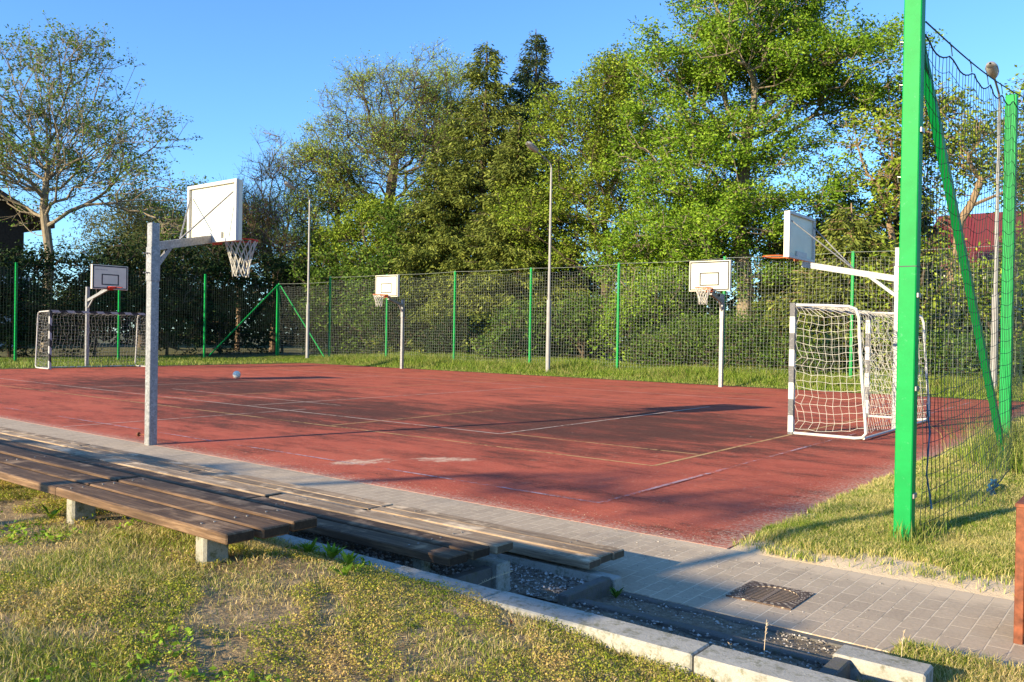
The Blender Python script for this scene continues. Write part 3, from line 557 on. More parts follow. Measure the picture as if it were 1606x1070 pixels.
# near fence on the right, close to the camera
def near_fence():
    t = thing('tall_net_fence', 'bright green square post fence with black sagging net at the right', 'fence', (-1.5, 6.4, 0)); rr = np.random.default_rng(9)
    for (x, y, zt) in ((-1.5, 6.40, 4.22), (-1.56, 11.15, 4.28), (-1.56, 15.9, 4.28)):
        b = MB().box((x-.058, y-.058, -.1), (x+.058, y+.058, zt if y > 7 else 4.30), bev=.007)
        b.build('post', M_green, t)
    MB().box((-1.5595, 6.3405, 1.965), (-1.4405, 6.4595, 1.972)).build('weld_seam', M_black, t)
    for z in (.35, 1.1, 1.75, 2.9): MB().box((-1.444, 6.36, z), (-1.428, 6.44, z+.035), bev=.003).build('net_clamp', M_bolt, t)
    MB().bar((-1.5, 6.50, 3.62), (-1.52, 11.0, .05), .06, .075).build('brace', M_green, t)
    for z in (3.55, 3.25, 2.6): MB().pipe([(-1.55, 6.40, z), (-1.59, 6.40, z+.01), (-1.59, 6.42, z-.03)], .005, 5).build('net_hook', M_bolt, t)
    P = []; Q_ = []; H = []; zt = 3.78
    for (ya, yb, zb_) in ((6.46, 11.12, .04), (11.12, 15.8, .1)):
        n = int((yb-ya)/.105); mz = int((zt-.05)/.118); T_, K = np.meshgrid(np.linspace(0, 1, n+1), np.linspace(0, 1, mz+1), indexing='ij')
        Y = ya+(yb-ya)*T_; sc = 1-np.abs(np.sin(T_*math.pi*6))
        bot = zb_+.22*T_**3*(1-T_)*4; tp_ = (3.60+.54*T_ if ya < 7 else 4.14+0*T_)-.07*np.sin(math.pi*T_)+.075*sc-.07; Z = bot+K*(tp_-bot)
        X = -1.418+.018*np.sin(T_*7+K*5)+.008*np.sin(K*17+T_*3)+.10*(1-K)**3*np.sin(math.pi*T_)+.002*rr.standard_normal(T_.shape); Y = Y+.014*np.sin(K*9)*np.sin(math.pi*T_)+.003*rr.standard_normal(T_.shape)
        G = np.stack([X, Y, Z], -1); P.append(G[:-1].reshape(-1, 3)); Q_.append(G[1:].reshape(-1, 3)); P.append(G[:, :-1].reshape(-1, 3)); Q_.append(G[:, 1:].reshape(-1, 3))
        H.append(G[:, -1])
        wz = lambda s: (3.69+.54*s if ya < 7 else 4.23)-.05*math.sin(math.pi*s)
        MB().pipe([(-1.44, ya+(yb-ya)*s, wz(s)) for s in np.linspace(0, 1, 20)], .006, 5, False).build('top_wire', M_netblack, t)
        for i in range(1, 6):
            s = i/6; zz = wz(s); MB().pipe([(-1.44, ya+(yb-ya)*s, zz+.012), (-1.43, ya+(yb-ya)*s+.012, zz-.03), (-1.42, ya+(yb-ya)*s, zz-.10)], .0045, 5).build('net_clip', M_netblack, t)
        MB().pipe(G[:, 0], .006, 5, False).build('foot_rope', M_netblack, t); MB().pipe(G[:, -1], .006, 5, False).build('head_rope', M_netblack, t)
    MB().tubes(np.concatenate(P), np.concatenate(Q_), .0025, .0025, 4).build('net', M_netblack, t)
    MB().pipe([(-1.40, 6.55, 1.0), (-1.39, 6.6, .8), (-1.40, 6.58, .5), (-1.37, 6.62, .25)], .006, 6).build('rope', M_blue, t); r = MB().pipe([(-1.40, 9.3, .12), (-1.33, 9.15, .10), (-1.38, 8.95, .07), (-1.30, 8.8, .06), (-1.36, 8.6, .04), (-1.3, 8.3, .03)], .016, 6)
    r.pipe([(-1.35, 9.2, .14), (-1.38, 9.0, .11), (-1.31, 8.9, .05)], .014, 6)
    r.build('rope', M_blue, t)
near_fence()

# ------------------------------------------------------------------ lamp posts
def lamp(x, y, H, label, L=1.0):
    t = thing('street_lamp', label, 'lamp post', (x, y, 0), 'grey lamp posts round the court')
    MB().pipe([(x, y, -.1), (x, y, 2.7), (x, y, 2.74)], [.085, .082, .06], 12).pipe([(x, y, 2.7), (x, y, H*.75), (x, y, H-.25)], [.055, .045, .038], 10).build('pole', M_lamp, t)
    MB().pipe([(x, y, H-.27), (x, y, H-.08), (x, y-.05, H+.02), (x, y-.15, H+.10), (x, y-L*.9, H+.34)], [.034, .032, .030, .028, .026], 8).build('arm', M_galv, t)
    y1 = y-L*.86; hd = MB(); sec = [(0, .05, .05), (.06, .10, .09), (.22, .14, .11), (.42, .15, .11), (.56, .11, .09), (.62, .03, .03)]; V = []; nS = 12
    for d, w_, h_ in sec:
        for k in range(nS):
            a_ = 2*math.pi*k/nS; z = math.sin(a_)*h_; z = z if z > 0 else z*.35; V.append((x+math.cos(a_)*w_, y1-d, H+.35+d*.28+z))
    Q = [[i*nS+k, i*nS+(k+1) % nS, (i+1)*nS+(k+1) % nS, (i+1)*nS+k] for i in range(5) for k in range(nS)]
    hd.add(V, None, Q).build('lamp_head', M_lamp, t, smooth=True)
    V = []
    for d, w_, h_ in sec[1:5]:
        for k in range(7):
            a_ = math.pi+math.pi*k/6; V.append((x+math.cos(a_)*w_*.86, y1-d, H+.345+d*.28+math.sin(a_)*h_*.95))
    Q = [[i*7+k, i*7+k+1, (i+1)*7+k+1, (i+1)*7+k] for i in range(3) for k in range(6)]
    MB().add(V, None, Q).build('lamp_glass', M_lens, t, smooth=True)
lamp(-18.05, 25.05, 7.62, 'grey lamp post in the middle of the far grass verge')
lamp(-32.9, 25.9, 7.8, 'slim grey lamp post near the fence corner braces on the left')
lamp(-3.85, 25.5, 7.9, 'grey lamp post behind the net fence at the right edge')

# ------------------------------------------------------------------ litter bin, added shadow caster and timber post
t = thing('litter_bin', 'rusty brown slatted litter bin cut off by the right picture edge', 'litter bin', (-.40, 4.86, 0))
for cx_, cy_ in ((-.585, 4.74), (-.215, 4.74), (-.585, 5.10), (-.215, 5.10)):
    MB().box((cx_-.02, cy_-.02, -.02), (cx_+.02, cy_+.02, .66), bev=.003).build('corner_post', M_rust, t)
for k in range(4):
    x = -.575+k*.092
    MB().box((x+.012, 4.728, .05), (x+.092, 4.742, .645), bev=.002).build('slat', M_rust, t); MB().box((x+.012, 5.098, .05), (x+.092, 5.112, .645), bev=.002).build('slat', M_rust, t)
    y = 4.745+k*.088
    MB().box((-.602, y+.016, .05), (-.588, y+.084, .645), bev=.002).build('slat', M_rust, t); MB().box((-.212, y+.016, .05), (-.198, y+.084, .645), bev=.002).build('slat', M_rust, t)
MB().box((-.61, 4.715, .655), (-.19, 4.765, .675), bev=.003).box((-.61, 5.075, .655), (-.19, 5.125, .675), bev=.003).box((-.61, 4.766, .6555), (-.56, 5.074, .6745), bev=.003).box((-.24, 4.766, .6555), (-.19, 5.074, .6745), bev=.003).build('rim', M_rust, t)
t = thing('shadow_caster', 'added shadow caster, a tall grey post with an arm carrying flat panels, standing behind the benches', 'shadow_caster', (-10.6, -7.0, .3))  # unseen object added to throw the stepped shadow onto the paving
MB().box((-5.72, -7.06, 3.40), (-5.12, -7.03, 3.66), bev=.004).build('shadow_panel', M_whitepaint, t); MB().box((-5.60, -6.97, 3.34), (-4.58, -6.94, 3.50), bev=.004).build('shadow_panel', M_whitepaint, t)
MB().pipe([(-5.75, -7, 3.4), (-5.75, -7, 5.1)], .06, 10).build('shadow_pole', M_galv, t); MB().pipe([(-10.6, -7, 3.55), (-5.2, -7, 3.55)], .018, 8).build('arm', M_galv, t); MB().pipe([(-10.6, -7, .2), (-10.6, -7, 3.7)], .05, 10).build('mast', M_galv, t)
t = thing('timber_post', 'thin square timber post standing left of the benches', 'post', (-6.42, -3.0, .3)); MB().box((-6.47, -3.05, .2), (-6.37, -2.95, 2.28), bev=.004).build('shaft', M_wood, t)
# ------------------------------------------------------------------ trees
def cloud(lobes, n, g, shell=.45, clump=13):
    if clump:
        m_ = max(10, n//clump); c = cloud(lobes, m_, g, shell, 0); sg = np.mean([l[3] for l in lobes])*.115+.16
        return c[np.arange(n) % m_]+g.standard_normal((n, 3))*np.array([1, 1, .55])*sg
    vol = np.array([l[3]*l[4]*l[5] for l in lobes]); k = g.choice(len(lobes), n, p=vol/vol.sum()); L = np.array(lobes)[k]
    d = g.standard_normal((n, 3)); d /= np.linalg.norm(d, axis=1, keepdims=True); r = g.random(n)**shell
    return L[:, :3]+d*r[:, None]*L[:, 3:6]
def skeleton(base, trunk, pts, g, pl=.25, seg=.7):
    T_ = np.array(trunk, float)+np.array(base); nodes = [T_[0]]; par = [-1]; pln = [0.]
    for k in range(1, len(T_)):
        a, b = nodes[-1], T_[k]; L = np.linalg.norm(b-a); n = max(1, int(L/.5))
        for i in range(1, n+1): nodes.append(a+(b-a)*i/n); par.append(len(nodes)-2); pln.append(pln[-1]+L/n)
    cap = len(pts)*8+len(nodes)+10; A = np.zeros((cap, 3)); A[:len(nodes)] = nodes; PL = np.zeros(cap); PL[:len(nodes)] = pln; P = list(par); n = len(nodes); start = max(1, int(n*.45))
    ok = np.zeros(cap, bool); ok[start:n] = True
    order = np.argsort(np.linalg.norm(pts-T_[-1], axis=1)+g.random(len(pts))*1.0)
    for q in order:
        p = pts[q]; d = A[:n]-p; dist = np.sqrt((d*d).sum(1)); cost = dist+pl*PL[:n]+np.maximum(0, A[:n, 2]-p[2])*.6; cost[~ok[:n]] = 1e9
        i = int(np.argmin(cost)); L = dist[i]
        if L < .05: continue
        k = max(1, int(L/seg)); a = A[i].copy(); prev = i
        side = g.standard_normal(3)*L*.06
        for j in range(1, k+1):
            s = j/k; x = a+(p-a)*s+side*math.sin(math.pi*s); x[2] += -.10*L*math.sin(math.pi*s)
            if n >= cap: break
            A[n] = x; P.append(prev); PL[n] = PL[prev]+L/k; ok[n] = True; prev = n; n += 1
    return A[:n], np.array(P), PL[:n]
def leaves(C, nrm, size, g, asp=.5, up=.6, droop=0.):
    """rhombic leaves at points C: returns V, F"""
    n = len(C); d = g.standard_normal((n, 3)); d[:, 2] = d[:, 2]*.6-droop; d /= np.linalg.norm(d, axis=1, keepdims=True)
    u = g.standard_normal((n, 3)); u[:, 2] += up; s = np.cross(d, u); s /= np.linalg.norm(s, axis=1, keepdims=True)+1e-9
    L = size*(.6+.8*g.random((n, 1))); a = C-d*L*.5; b = C+d*L*.5; W_ = s*L*asp*.5; nn = np.cross(d, s)*L*.08
    V = np.stack([a, C+W_+nn, b, C-W_+nn], 1).reshape(-1, 3); F = np.arange(4*n).reshape(-1, 4); return V, F
def tree(name, label, x, y, lobes, trunk, n, tr, leafmat, barkmat, leaf=.16, per=12, spread=.35, twigs=2, twl=.5, seed=1, pl=.25, shell=.45, group=None, cat='tree', tipmin=0, asp=.5, droop=0., expo=.42, clump=13, keep=1.):
    g = np.random.default_rng(seed); base = (x, y, 0); t = thing(name, label, cat, base, group)
    lob = [(x+l[0], y+l[1], l[2], l[3], l[4], l[5]) for l in lobes]
    pts = cloud(lob, n, g, shell, clump); A, P, PL = skeleton(base, trunk, pts, g, pl)
    N_ = len(A); cnt = np.zeros(N_); ch = np.zeros(N_, int)
    for i in range(N_-1, 0, -1): cnt[i] += 1 if ch[i] == 0 else 0; cnt[P[i]] += cnt[i]; ch[P[i]] += 1
    cnt = np.maximum(cnt, 1); rad = .013*cnt**expo; rad *= 1.0; k = tr/rad[0]; rad = np.where(cnt > 12, rad*(1+(k-1)*np.clip(np.log(cnt/12)/np.log(cnt[0]/12+1e-6), 0, 1)), rad)
    rad[0] *= 1.25
    i = np.arange(1, N_); b = MB(); big = cnt[i] > 25
    r0 = np.minimum(rad[P[i]], rad[i]*1.35)
    b.tubes(A[P[i]][big], A[i][big]+(A[i]-A[P[i]])[big]*.03, r0[big], rad[i][big], 8); b.tubes(A[P[i]][~big], A[i][~big], r0[~big], rad[i][~big], 4)
    tips = np.where((ch == 0) | ((cnt <= 3) & (g.random(N_) < .6)))[0]; tips = tips[PL[tips] > 1.2]; C = [A[tips]]
    if twigs:
        o = A[tips]-A[P[tips]]; o /= np.linalg.norm(o, axis=1, keepdims=True)+1e-9
        TP = np.repeat(A[tips], twigs, 0); d = np.repeat(o, twigs, 0)+g.standard_normal((len(TP), 3))*.7; d[:, 2] += .25-droop; d /= np.linalg.norm(d, axis=1, keepdims=True)
        TQ = TP+d*twl*(.5+g.random((len(TP), 1))); b.tubes(TP, TQ, .0105, .006, 3); C = [TP*.4+TQ*.6, TQ]
    b.build('trunk', barkmat, t)
    if per:
        C = np.concatenate(C); C = C[g.random(len(C)) < keep]; kk = np.repeat(np.arange(len(C)), per); off = g.standard_normal((len(kk), 3))*spread*np.array([1, 1, .75]); Cc = C[kk]+off; ct = g.random(len(C))[kk]
        V, F = leaves(Cc, None, leaf, g, asp, .6, droop); tint = np.repeat(np.clip(.5+(ct-.5)*.5+g.standard_normal(len(kk))*.22, 0, 1), 4)
        mk('crown', V, [F], leafmat, t, tint)
    return t
def spruce(name, label, x, y, H, Rb, leafmat, barkmat, seed=1, z0=.6, group=None, droop=.35, nl=46, dens=1., tilt=0., sz=1.0):
    g = np.random.default_rng(seed); t = thing(name, label, 'tree', (x, y, 0), group); b = MB()
    hs = np.linspace(0, H, 12); b.pipe([(x+.1*math.sin(h*.5), y, h) for h in hs], np.linspace(Rb*.075+.06, .02, 12), 8)
    P = []; Q = []; C = []; D = []; Lf = []
    for k in range(nl):
        z = z0+(H-.3-z0)*(k/(nl-1))**1.0; f = 1-(z-z0)/(H-z0); L0 = Rb*(f**.74)*(1.0 if f < .85 else 1-.9*(f-.85))+.18; nb = int(5+5*f)
        for j in range(nb):
            an = g.random()*2*math.pi; L = L0*g.uniform(.65, 1.12)*(1.25 if g.random() < .06 else 1); dv = np.array([math.cos(an), math.sin(an)]); s = np.linspace(0, 1, 7)
            zz = z+L*(.10*s-droop*s**1.3+.30*s**3*droop*1.6)+g.uniform(-.15, .15); pts = np.c_[x+dv[0]*L*s, y+dv[1]*L*s, zz]; P.append(pts[:-1]); Q.append(pts[1:])
            m_ = int(max(3, L*9*dens)); u = g.random(m_)**.6*.97+.03; i0 = np.minimum((u*6).astype(int), 5); fr = u*6-i0; c = pts[i0]*(1-fr[:, None])+pts[i0+1]*fr[:, None]
            side = np.array([-dv[1], dv[0]]); wd = (1-u)*.30*L+.10; lat = g.uniform(-1, 1, m_)*wd; c[:, 0] += side[0]*lat; c[:, 1] += side[1]*lat; c[:, 2] -= np.abs(lat)*.35+g.random(m_)*.15
            dd = np.c_[dv[0]+side[0]*np.sign(lat)*.9, dv[1]+side[1]*np.sign(lat)*.9, np.full(m_, -.55-.5*g.random(m_))]; C.append(c); D.append(dd)
    b.tubes(np.concatenate(P), np.concatenate(Q), .018, .012, 3); b.build('trunk', barkmat, t)
    C = np.concatenate(C); D = np.concatenate(D); k = 5; kk = np.repeat(np.arange(len(C)), k); c = C[kk]+g.standard_normal((len(kk), 3))*.10*sz; d = D[kk]+g.standard_normal((len(kk), 3))*.55; d /= np.linalg.norm(d, axis=1, keepdims=True)
    L = .20*sz*(.5+g.random((len(kk), 1))); s = np.cross(d, g.standard_normal((len(kk), 3))); s /= np.linalg.norm(s, axis=1, keepdims=True); W_ = s*L*.15
    V = np.stack([c, c+d*L*.5+W_, c+d*L, c+d*L*.5-W_], 1).reshape(-1, 3); ct = g.random(len(C))[kk]; tint = np.repeat(np.clip(.45+(ct-.5)*.6+g.standard_normal(len(kk))*.15, 0, 1), 4)
    mk('crown', V, [np.arange(4*len(kk)).reshape(-1, 4)], leafmat, t, tint); return t
def shrub(name, label, x, y, rx, ry, H, leafmat, seed=1, n=500, per=10, leaf=.13, group=None, z0=.2, lob=None):
    g = np.random.default_rng(seed)
    lobes = lob or [(0, 0, H*.45, rx, ry, H*.48), (rx*.35*g.uniform(-1, 1), ry*.3, H*.7, rx*.55, ry*.6, H*.30), (rx*.5*g.uniform(-1, 1), -ry*.2, H*.4, rx*.6, ry*.6, H*.35)]
    return tree(name, label, x, y, lobes, [(0, 0, 0), (.05, 0, H*.25)], n, .07, leafmat, M_bark_dark, leaf, per, .20, 1, .25, seed, .35, .5, group, 'shrub')
L_maple = leaf_mat('bright_green_leaves', (.06, .13, .008), (.15, .27, .018), (.30, .42, .045), .25)
L_ash = leaf_mat('fresh_ash_leaves', (.06, .12, .02), (.13, .22, .035), (.24, .34, .07), .30)
L_sparse = leaf_mat('pale_spring_leaves', (.14, .22, .03), (.29, .40, .06), (.45, .52, .13), .35)
L_yellow = leaf_mat('yellow_green_leaves', (.07, .12, .010), (.17, .255, .022), (.36, .42, .05), .22)
L_spruce = leaf_mat('olive_spruce_needles', (.045, .062, .012), (.13, .165, .028), (.30, .33, .065), .12, .7)
L_spruced = leaf_mat('dark_spruce_needles', (.018, .036, .012), (.05, .078, .022), (.14, .15, .045), .10, .7)
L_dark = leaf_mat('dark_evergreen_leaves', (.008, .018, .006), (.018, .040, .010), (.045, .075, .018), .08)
L_bush = leaf_mat('mid_green_leaves', (.035, .075, .010), (.08, .15, .020), (.17, .25, .038), .25)
L_willow = leaf_mat('greyish_willow_leaves', (.10, .12, .05), (.17, .20, .08), (.26, .28, .13), .3)
T = tree
M_bark_twig = mat_bark('brown_twig_bark', (.09, .06, .04), (.24, .17, .11))
# left
T('ash_tree', 'tall forked ash tree with thin young leaves at the left picture edge', -49.4, 20.9, [(0, 0, 12.5, 4.4, 4.2, 5.4), (-2.5, -2, 11, 4.5, 4, 4), (4.0, 3.2, 9.6, 4.0, 3.6, 3.4), (1.2, 1.0, 15.8, 2.4, 2.4, 2.8), (-3.5, -3, 15, 3, 3, 3)], [(0, 0, 0), (.15, .1, 5.4), (-.2, -.1, 8), (.1, 0, 10.5)], 2300, .25, L_ash, M_bark_grey, .16, 4, .13, 3, .60, 11, .50, .5, keep=.6)
T('willow_tree', 'pale drooping willow tree rising behind the hedge left of the hoop post', -55, 29.5, [(0, 0, 7.3, 4.8, 4.5, 3.6), (2.4, 1.8, 6.2, 3, 3, 3.2)], [(0, 0, 0), (.3, 0, 4)], 1100, .3, L_willow, M_bark_dark, .22, 12, .35, 2, .6, 12, .3, .5, asp=.28, droop=.7)
T('bare_tree', 'slender grey tree with nearly bare upright branches behind the near hoop', -43.8, 31.8, [(0, 0, 9.3, 2.2, 2.2, 3.9), (-.8, -.6, 7, 2.4, 2.2, 2.5)], [(0, 0, 0), (.1, .1, 5)], 1000, .18, L_sparse, M_bark_twig, .10, 1, .12, 5, .75, 13, .5, .5, group='nearly bare trees left of the centre')
T('bare_tree', 'low nearly bare tree with reddish brown twigs beside the tall slender one', -47.2, 31.6, [(0, 0, 7.4, 2.7, 2.4, 3.2)], [(0, 0, 0), (.1, .1, 4)], 950, .17, L_sparse, M_bark_twig, .09, 1, .12, 5, .75, 14, .5, .5, group='nearly bare trees left of the centre')
T('ash_tree', 'broad tall tree with thin pale leaves and dark limbs left of the spruces', -38.3, 36.6, [(0, 0, 13.0, 4.8, 4.2, 5.2), (-2.8, -2.2, 11.6, 3.2, 3.2, 3.6), (1.4, 1.1, 15.8, 2.6, 2.6, 2.8), (-1.6, -1.2, 16.4, 2.4, 2.4, 2.4)], [(0, 0, 0), (.1, .1, 6), (-.3, -.2, 9.0), (0, 0, 12)], 2200, .38, L_sparse, M_bark_dark, .11, 4, .15, 4, .6, 15, .40, .6, keep=.75)
T('ash_tree', 'thin leaved tree forming the sloping left shoulder of the broad tall tree', -41.3, 34.4, [(0, 0, 10.4, 2.8, 2.6, 4.4), (-.8, -.6, 7.2, 2.8, 2.4, 3)], [(0, 0, 0), (-.3, .1, 5)], 1200, .24, L_sparse, M_bark_dark, .12, 4, .17, 4, .5, 16, .3, .55)
T('ash_tree', 'thin leaved tree directly left of the first spruce', -37.0, 40.3, [(0, 0, 14.2, 3.0, 3.0, 5.0), (-.5, -.4, 17, 2.0, 2.0, 2.6)], [(0, 0, 0), (.1, .1, 7)], 1250, .28, L_sparse, M_bark_dark, .12, 4, .17, 4, .5, 17, .3, .55)
spruce('spruce_tree', 'olive green spruce with drooping branches in the middle of the picture', -29.8, 35.1, 17.3, 5.0, L_spruce, M_bark_dark, 21, .5, nl=84, dens=1.7, group='spruces in the middle')
spruce('spruce_tree', 'dark pointed spruce right of the olive one', -28.7, 38.1, 18.6, 4.4, L_spruced, M_bark_dark, 22, 1, nl=84, dens=1.5, group='spruces in the middle')
spruce('spruce_tree', 'low olive spruce behind the centre lamp post', -26.2, 33.6, 12.4, 4.0, L_spruce, M_bark_dark, 23, .3, nl=60, dens=1.6, group='spruces in the middle')
spruce('spruce_tree', 'low olive spruce left of the tall spruces', -31.4, 33.2, 11.4, 3.6, L_spruce, M_bark_dark, 24, .3, nl=54, dens=1.6, group='spruces in the middle')
T('yellow_tree', 'yellow green leafy tree between the spruces and the tall bright green tree', -22.0, 34.9, [(0, 0, 10.4, 3.4, 3.2, 4.0), (.4, .3, 13.2, 2.2, 2.2, 1.8), (1, .6, 5.2, 3.2, 2.6, 3.0), (-2.0, -1.2, 7, 2.2, 2.2, 3.0)], [(0, 0, 0), (.2, .1, 5)], 2000, .22, L_yellow, M_bark_dark, .12, 18, .20, 2, .4, 25, .3, .5)
T('maple_tree', 'largest bright green leafy tree, rising out of the top of the picture', -13.8, 32.4, [(0, 0, 12.6, 3.2, 3.2, 4.4), (-2.0, -1.5, 9.0, 2.7, 2.6, 3.4), (-.9, -1.4, 5.8, 3.4, 2.6, 3.2), (2.4, 1.9, 12.0, 2.7, 2.4, 2.0), (3.1, 2.4, 10.9, 1.9, 1.7, 1.1), (3.3, 2.6, 13.4, 1.7, 1.6, 1.2), (1.4, 1.0, 7.2, 2.5, 2.3, 2.7), (-.6, -.5, 15.6, 2.4, 2.4, 2.4), (-2.4, -1.8, 12.4, 1.5, 1.5, 1.8), (1.4, 1.1, 15.4, 2.0, 2.0, 2.2)], [(0, 0, 0), (.1, .1, 3.5), (-.2, -.1, 6), (.1, 0, 10)], 3000, .34, L_maple, M_bark_grey, .125, 27, .20, 2, .4, 26, .28, .5, keep=.78)
T('maple_tree', 'low spreading light green tree under the largest tree', -17.3, 32.2, [(0, 0, 4.4, 2.8, 2.4, 3.4), (1.6, .4, 6.0, 2.2, 2, 2.4)], [(0, 0, 0), (.1, .1, 1.6)], 1000, .14, L_maple, M_bark_grey, .12, 27, .21, 1, .3, 27, .3, .5)
spruce('spruce_tree', 'dark spruce standing right of the largest green tree', -9.6, 38.6, 9.9, 3.4, L_spruced, M_bark_dark, 28, .5, nl=50, dens=1.5, group='spruces behind the near goal')
spruce('spruce_tree', 'dark lower spruce half hidden behind the largest green tree', -12.4, 39.6, 9.2, 3.2, L_spruced, M_bark_dark, 29, .5, nl=46, dens=1.5, group='spruces behind the near goal')
spruce('spruce_tree', 'low spreading olive spruce behind the near goal', -9.4, 31.6, 6.4, 3.3, L_spruce, M_bark_pine, 30, .8, nl=36, dens=1.5, group='spruces behind the near goal')
spruce('spruce_tree', 'small olive spruce right of the cream board with the orange rim', -12.4, 33.6, 6.6, 2.6, L_spruce, M_bark_pine, 31, .4, nl=34, dens=1.6, group='spruces behind the near goal')
T('young_tree', 'airy yellow leaved young tree left of the bright green fence post', -8.9, 34.3, [(0, 0, 8.4, 1.5, 1.4, 2.6), (.4, .4, 10.2, 1.1, 1.1, 1.4)], [(0, 0, 0), (.5, .3, 3.5), (.1, 0, 6)], 260, .12, L_yellow, M_bark_pine, .17, 4, .22, 3, .45, 32, .3, .5, group='airy young trees at the right')
T('young_tree', 'airy yellow leaved young tree seen through the near net', -6.5, 35.2, [(0, 0, 8.6, 1.9, 1.7, 2.6), (1.6, 1, 7.6, 1.6, 1.4, 2.0)], [(0, 0, 0), (-.3, 0, 4), (0, 0, 6)], 300, .14, L_yellow, M_bark_pine, .17, 4, .24, 3, .45, 33, .3, .5, group='airy young trees at the right')
T('young_tree', 'airy young tree behind the right hand lamp post', -4.2, 36.0, [(0, 0, 8.2, 1.7, 1.5, 2.6)], [(0, 0, 0), (.2, 0, 4.5)], 220, .13, L_yellow, M_bark_pine, .17, 4, .24, 3, .45, 34, .3, .5, group='airy young trees at the right')
T('hornbeam_tree', 'middle sized green tree filling the gap under the broad thin leaved tree', -36.4, 34.2, [(0, 0, 6.2, 2.6, 2.4, 3.2)], [(0, 0, 0), (.1, 0, 3)], 700, .16, L_yellow, M_bark_dark, .16, 10, .25, 2, .4, 91, .3, .5, group='middle sized trees behind the hedge')
T('hornbeam_tree', 'middle sized green tree directly left of the low olive spruce', -33.4, 34.0, [(0, 0, 6.0, 2.2, 2.2, 3.4)], [(0, 0, 0), (.1, 0, 3)], 650, .16, L_bush, M_bark_dark, .16, 10, .25, 2, .4, 92, .3, .5, group='middle sized trees behind the hedge')
T('hornbeam_tree', 'middle sized yellow green tree behind the slim left lamp post', -40.2, 33.8, [(0, 0, 5.4, 2.4, 2.2, 2.6)], [(0, 0, 0), (.1, 0, 3)], 600, .15, L_yellow, M_bark_dark, .16, 9, .25, 2, .4, 93, .3, .5, group='middle sized trees behind the hedge')
# hedge and shrubs behind the fences
hd = [(-41.6, 12.5, 6.2), (-42.0, 16.2, 5.4), (-41.8, 20.0, 6.2), (-41.5, 23.6, 6.6), (-42.0, 27.0, 7.2), (-41.2, 30.6, 7.0), (-37.6, 31.4, 6.4), (-34.6, 31.8, 6.2)]
hl = ['dark evergreen bush left of the far left hoop', 'dark evergreen bush behind the far left goal', 'dark evergreen bush right behind the far left hoop', 'dark evergreen bush left of the fence corner', 'tallest dark evergreen bush at the fence corner', 'dark evergreen bush right of the fence corner braces', 'dark evergreen bush behind the slim left lamp post', 'dark evergreen bush left of the far side hoop']
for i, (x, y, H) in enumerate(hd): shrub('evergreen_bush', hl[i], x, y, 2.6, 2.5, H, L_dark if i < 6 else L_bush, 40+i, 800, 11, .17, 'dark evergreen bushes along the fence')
sh = [(-31.2, 30.6, 1.5, 1.2, 3.0, L_dark), (-27.6, 30.2, 1.5, 1.2, 2.2, L_dark), (-23.2, 29.6, 1.4, 1.1, 2.6, L_bush), (-20.6, 31.2, 1.8, 1.4, 4.2, L_bush), (-17.8, 30.6, 1.6, 1.4, 3.8, L_maple), (-16.4, 30.4, 1.4, 1.2, 2.2, L_dark)]
sl = ['dark loose shrub behind the fence left of the left cream board', 'low dark shrub behind the fence right of the left cream board', 'low green shrub left of the centre lamp post', 'tallest green shrub behind the centre lamp post', 'bright green shrub right of the centre lamp post', 'low dark shrub left of the rounded bush']
for i, (x, y, a_, b_, H, m_) in enumerate(sh): shrub('leafy_shrub', sl[i], x, y, a_, b_, H, m_, 60+i, 420, 9, .15, 'leafy shrubs behind the far fence')
shrub('rounded_bush', 'dense rounded green bush behind the right cream board', -13.4, 28.6, 2.6, 1.2, 2.3, L_bush, 70, 1200, 14, .10, 'rounded green bushes behind the fence', lob=[(0, 0, 1.0, 2.4, 1.1, 1.1), (.9, .2, 1.5, 1.3, .9, .8), (-1.2, -.1, .9, 1.3, .9, .8)])
shrub('rounded_bush', 'low rounded green bush left of the near goal post', -10.4, 28.8, 1.5, 1.0, 1.3, L_bush, 71, 420, 11, .11, 'rounded green bushes behind the fence')
rs = [(-6.6, 30.5, 2.0, 1.5, 5.2, L_yellow), (-4.2, 31.2, 2.0, 1.5, 5.6, L_yellow), (-2.2, 31.0, 1.8, 1.5, 5.8, L_yellow), (-5.3, 28.6, 1.8, .9, 1.5, L_bush), (-2.6, 28.6, 1.8, .9, 1.5, L_bush), (.6, 31, 2, 1.5, 5, L_yellow)]
rl = ['tall yellow green shrub behind the near goal seen through the net', 'tall yellow green shrub behind the right lamp post', 'tall yellow green shrub below the red roof', 'low green shrub in front of the tall ones behind the goal', 'low green shrub at the foot of the right lamp post', 'tall yellow green shrub just beyond the right picture edge']
for i, (x, y, a_, b_, H, m_) in enumerate(rs): shrub('leafy_shrub', rl[i], x, y, a_, b_, H, m_, 75+i, 420, 9, .15, 'leafy shrubs at the right')
# bare tree behind the camera, its twigs throw the soft shadows on the court
T('bare_tree', 'bare twiggy tree standing behind the benches', -14.4, -13.0, [(4.9, 0, 6.15, 1.9, .5, .20), (1.6, 0, 5.5, 1.6, .4, .12)], [(0, 0, 0), (.6, 0, 4.6)], 70, .09, L_sparse, M_bark_grey, .10, 1, .12, 3, .4, 90, .5, .5, clump=0)
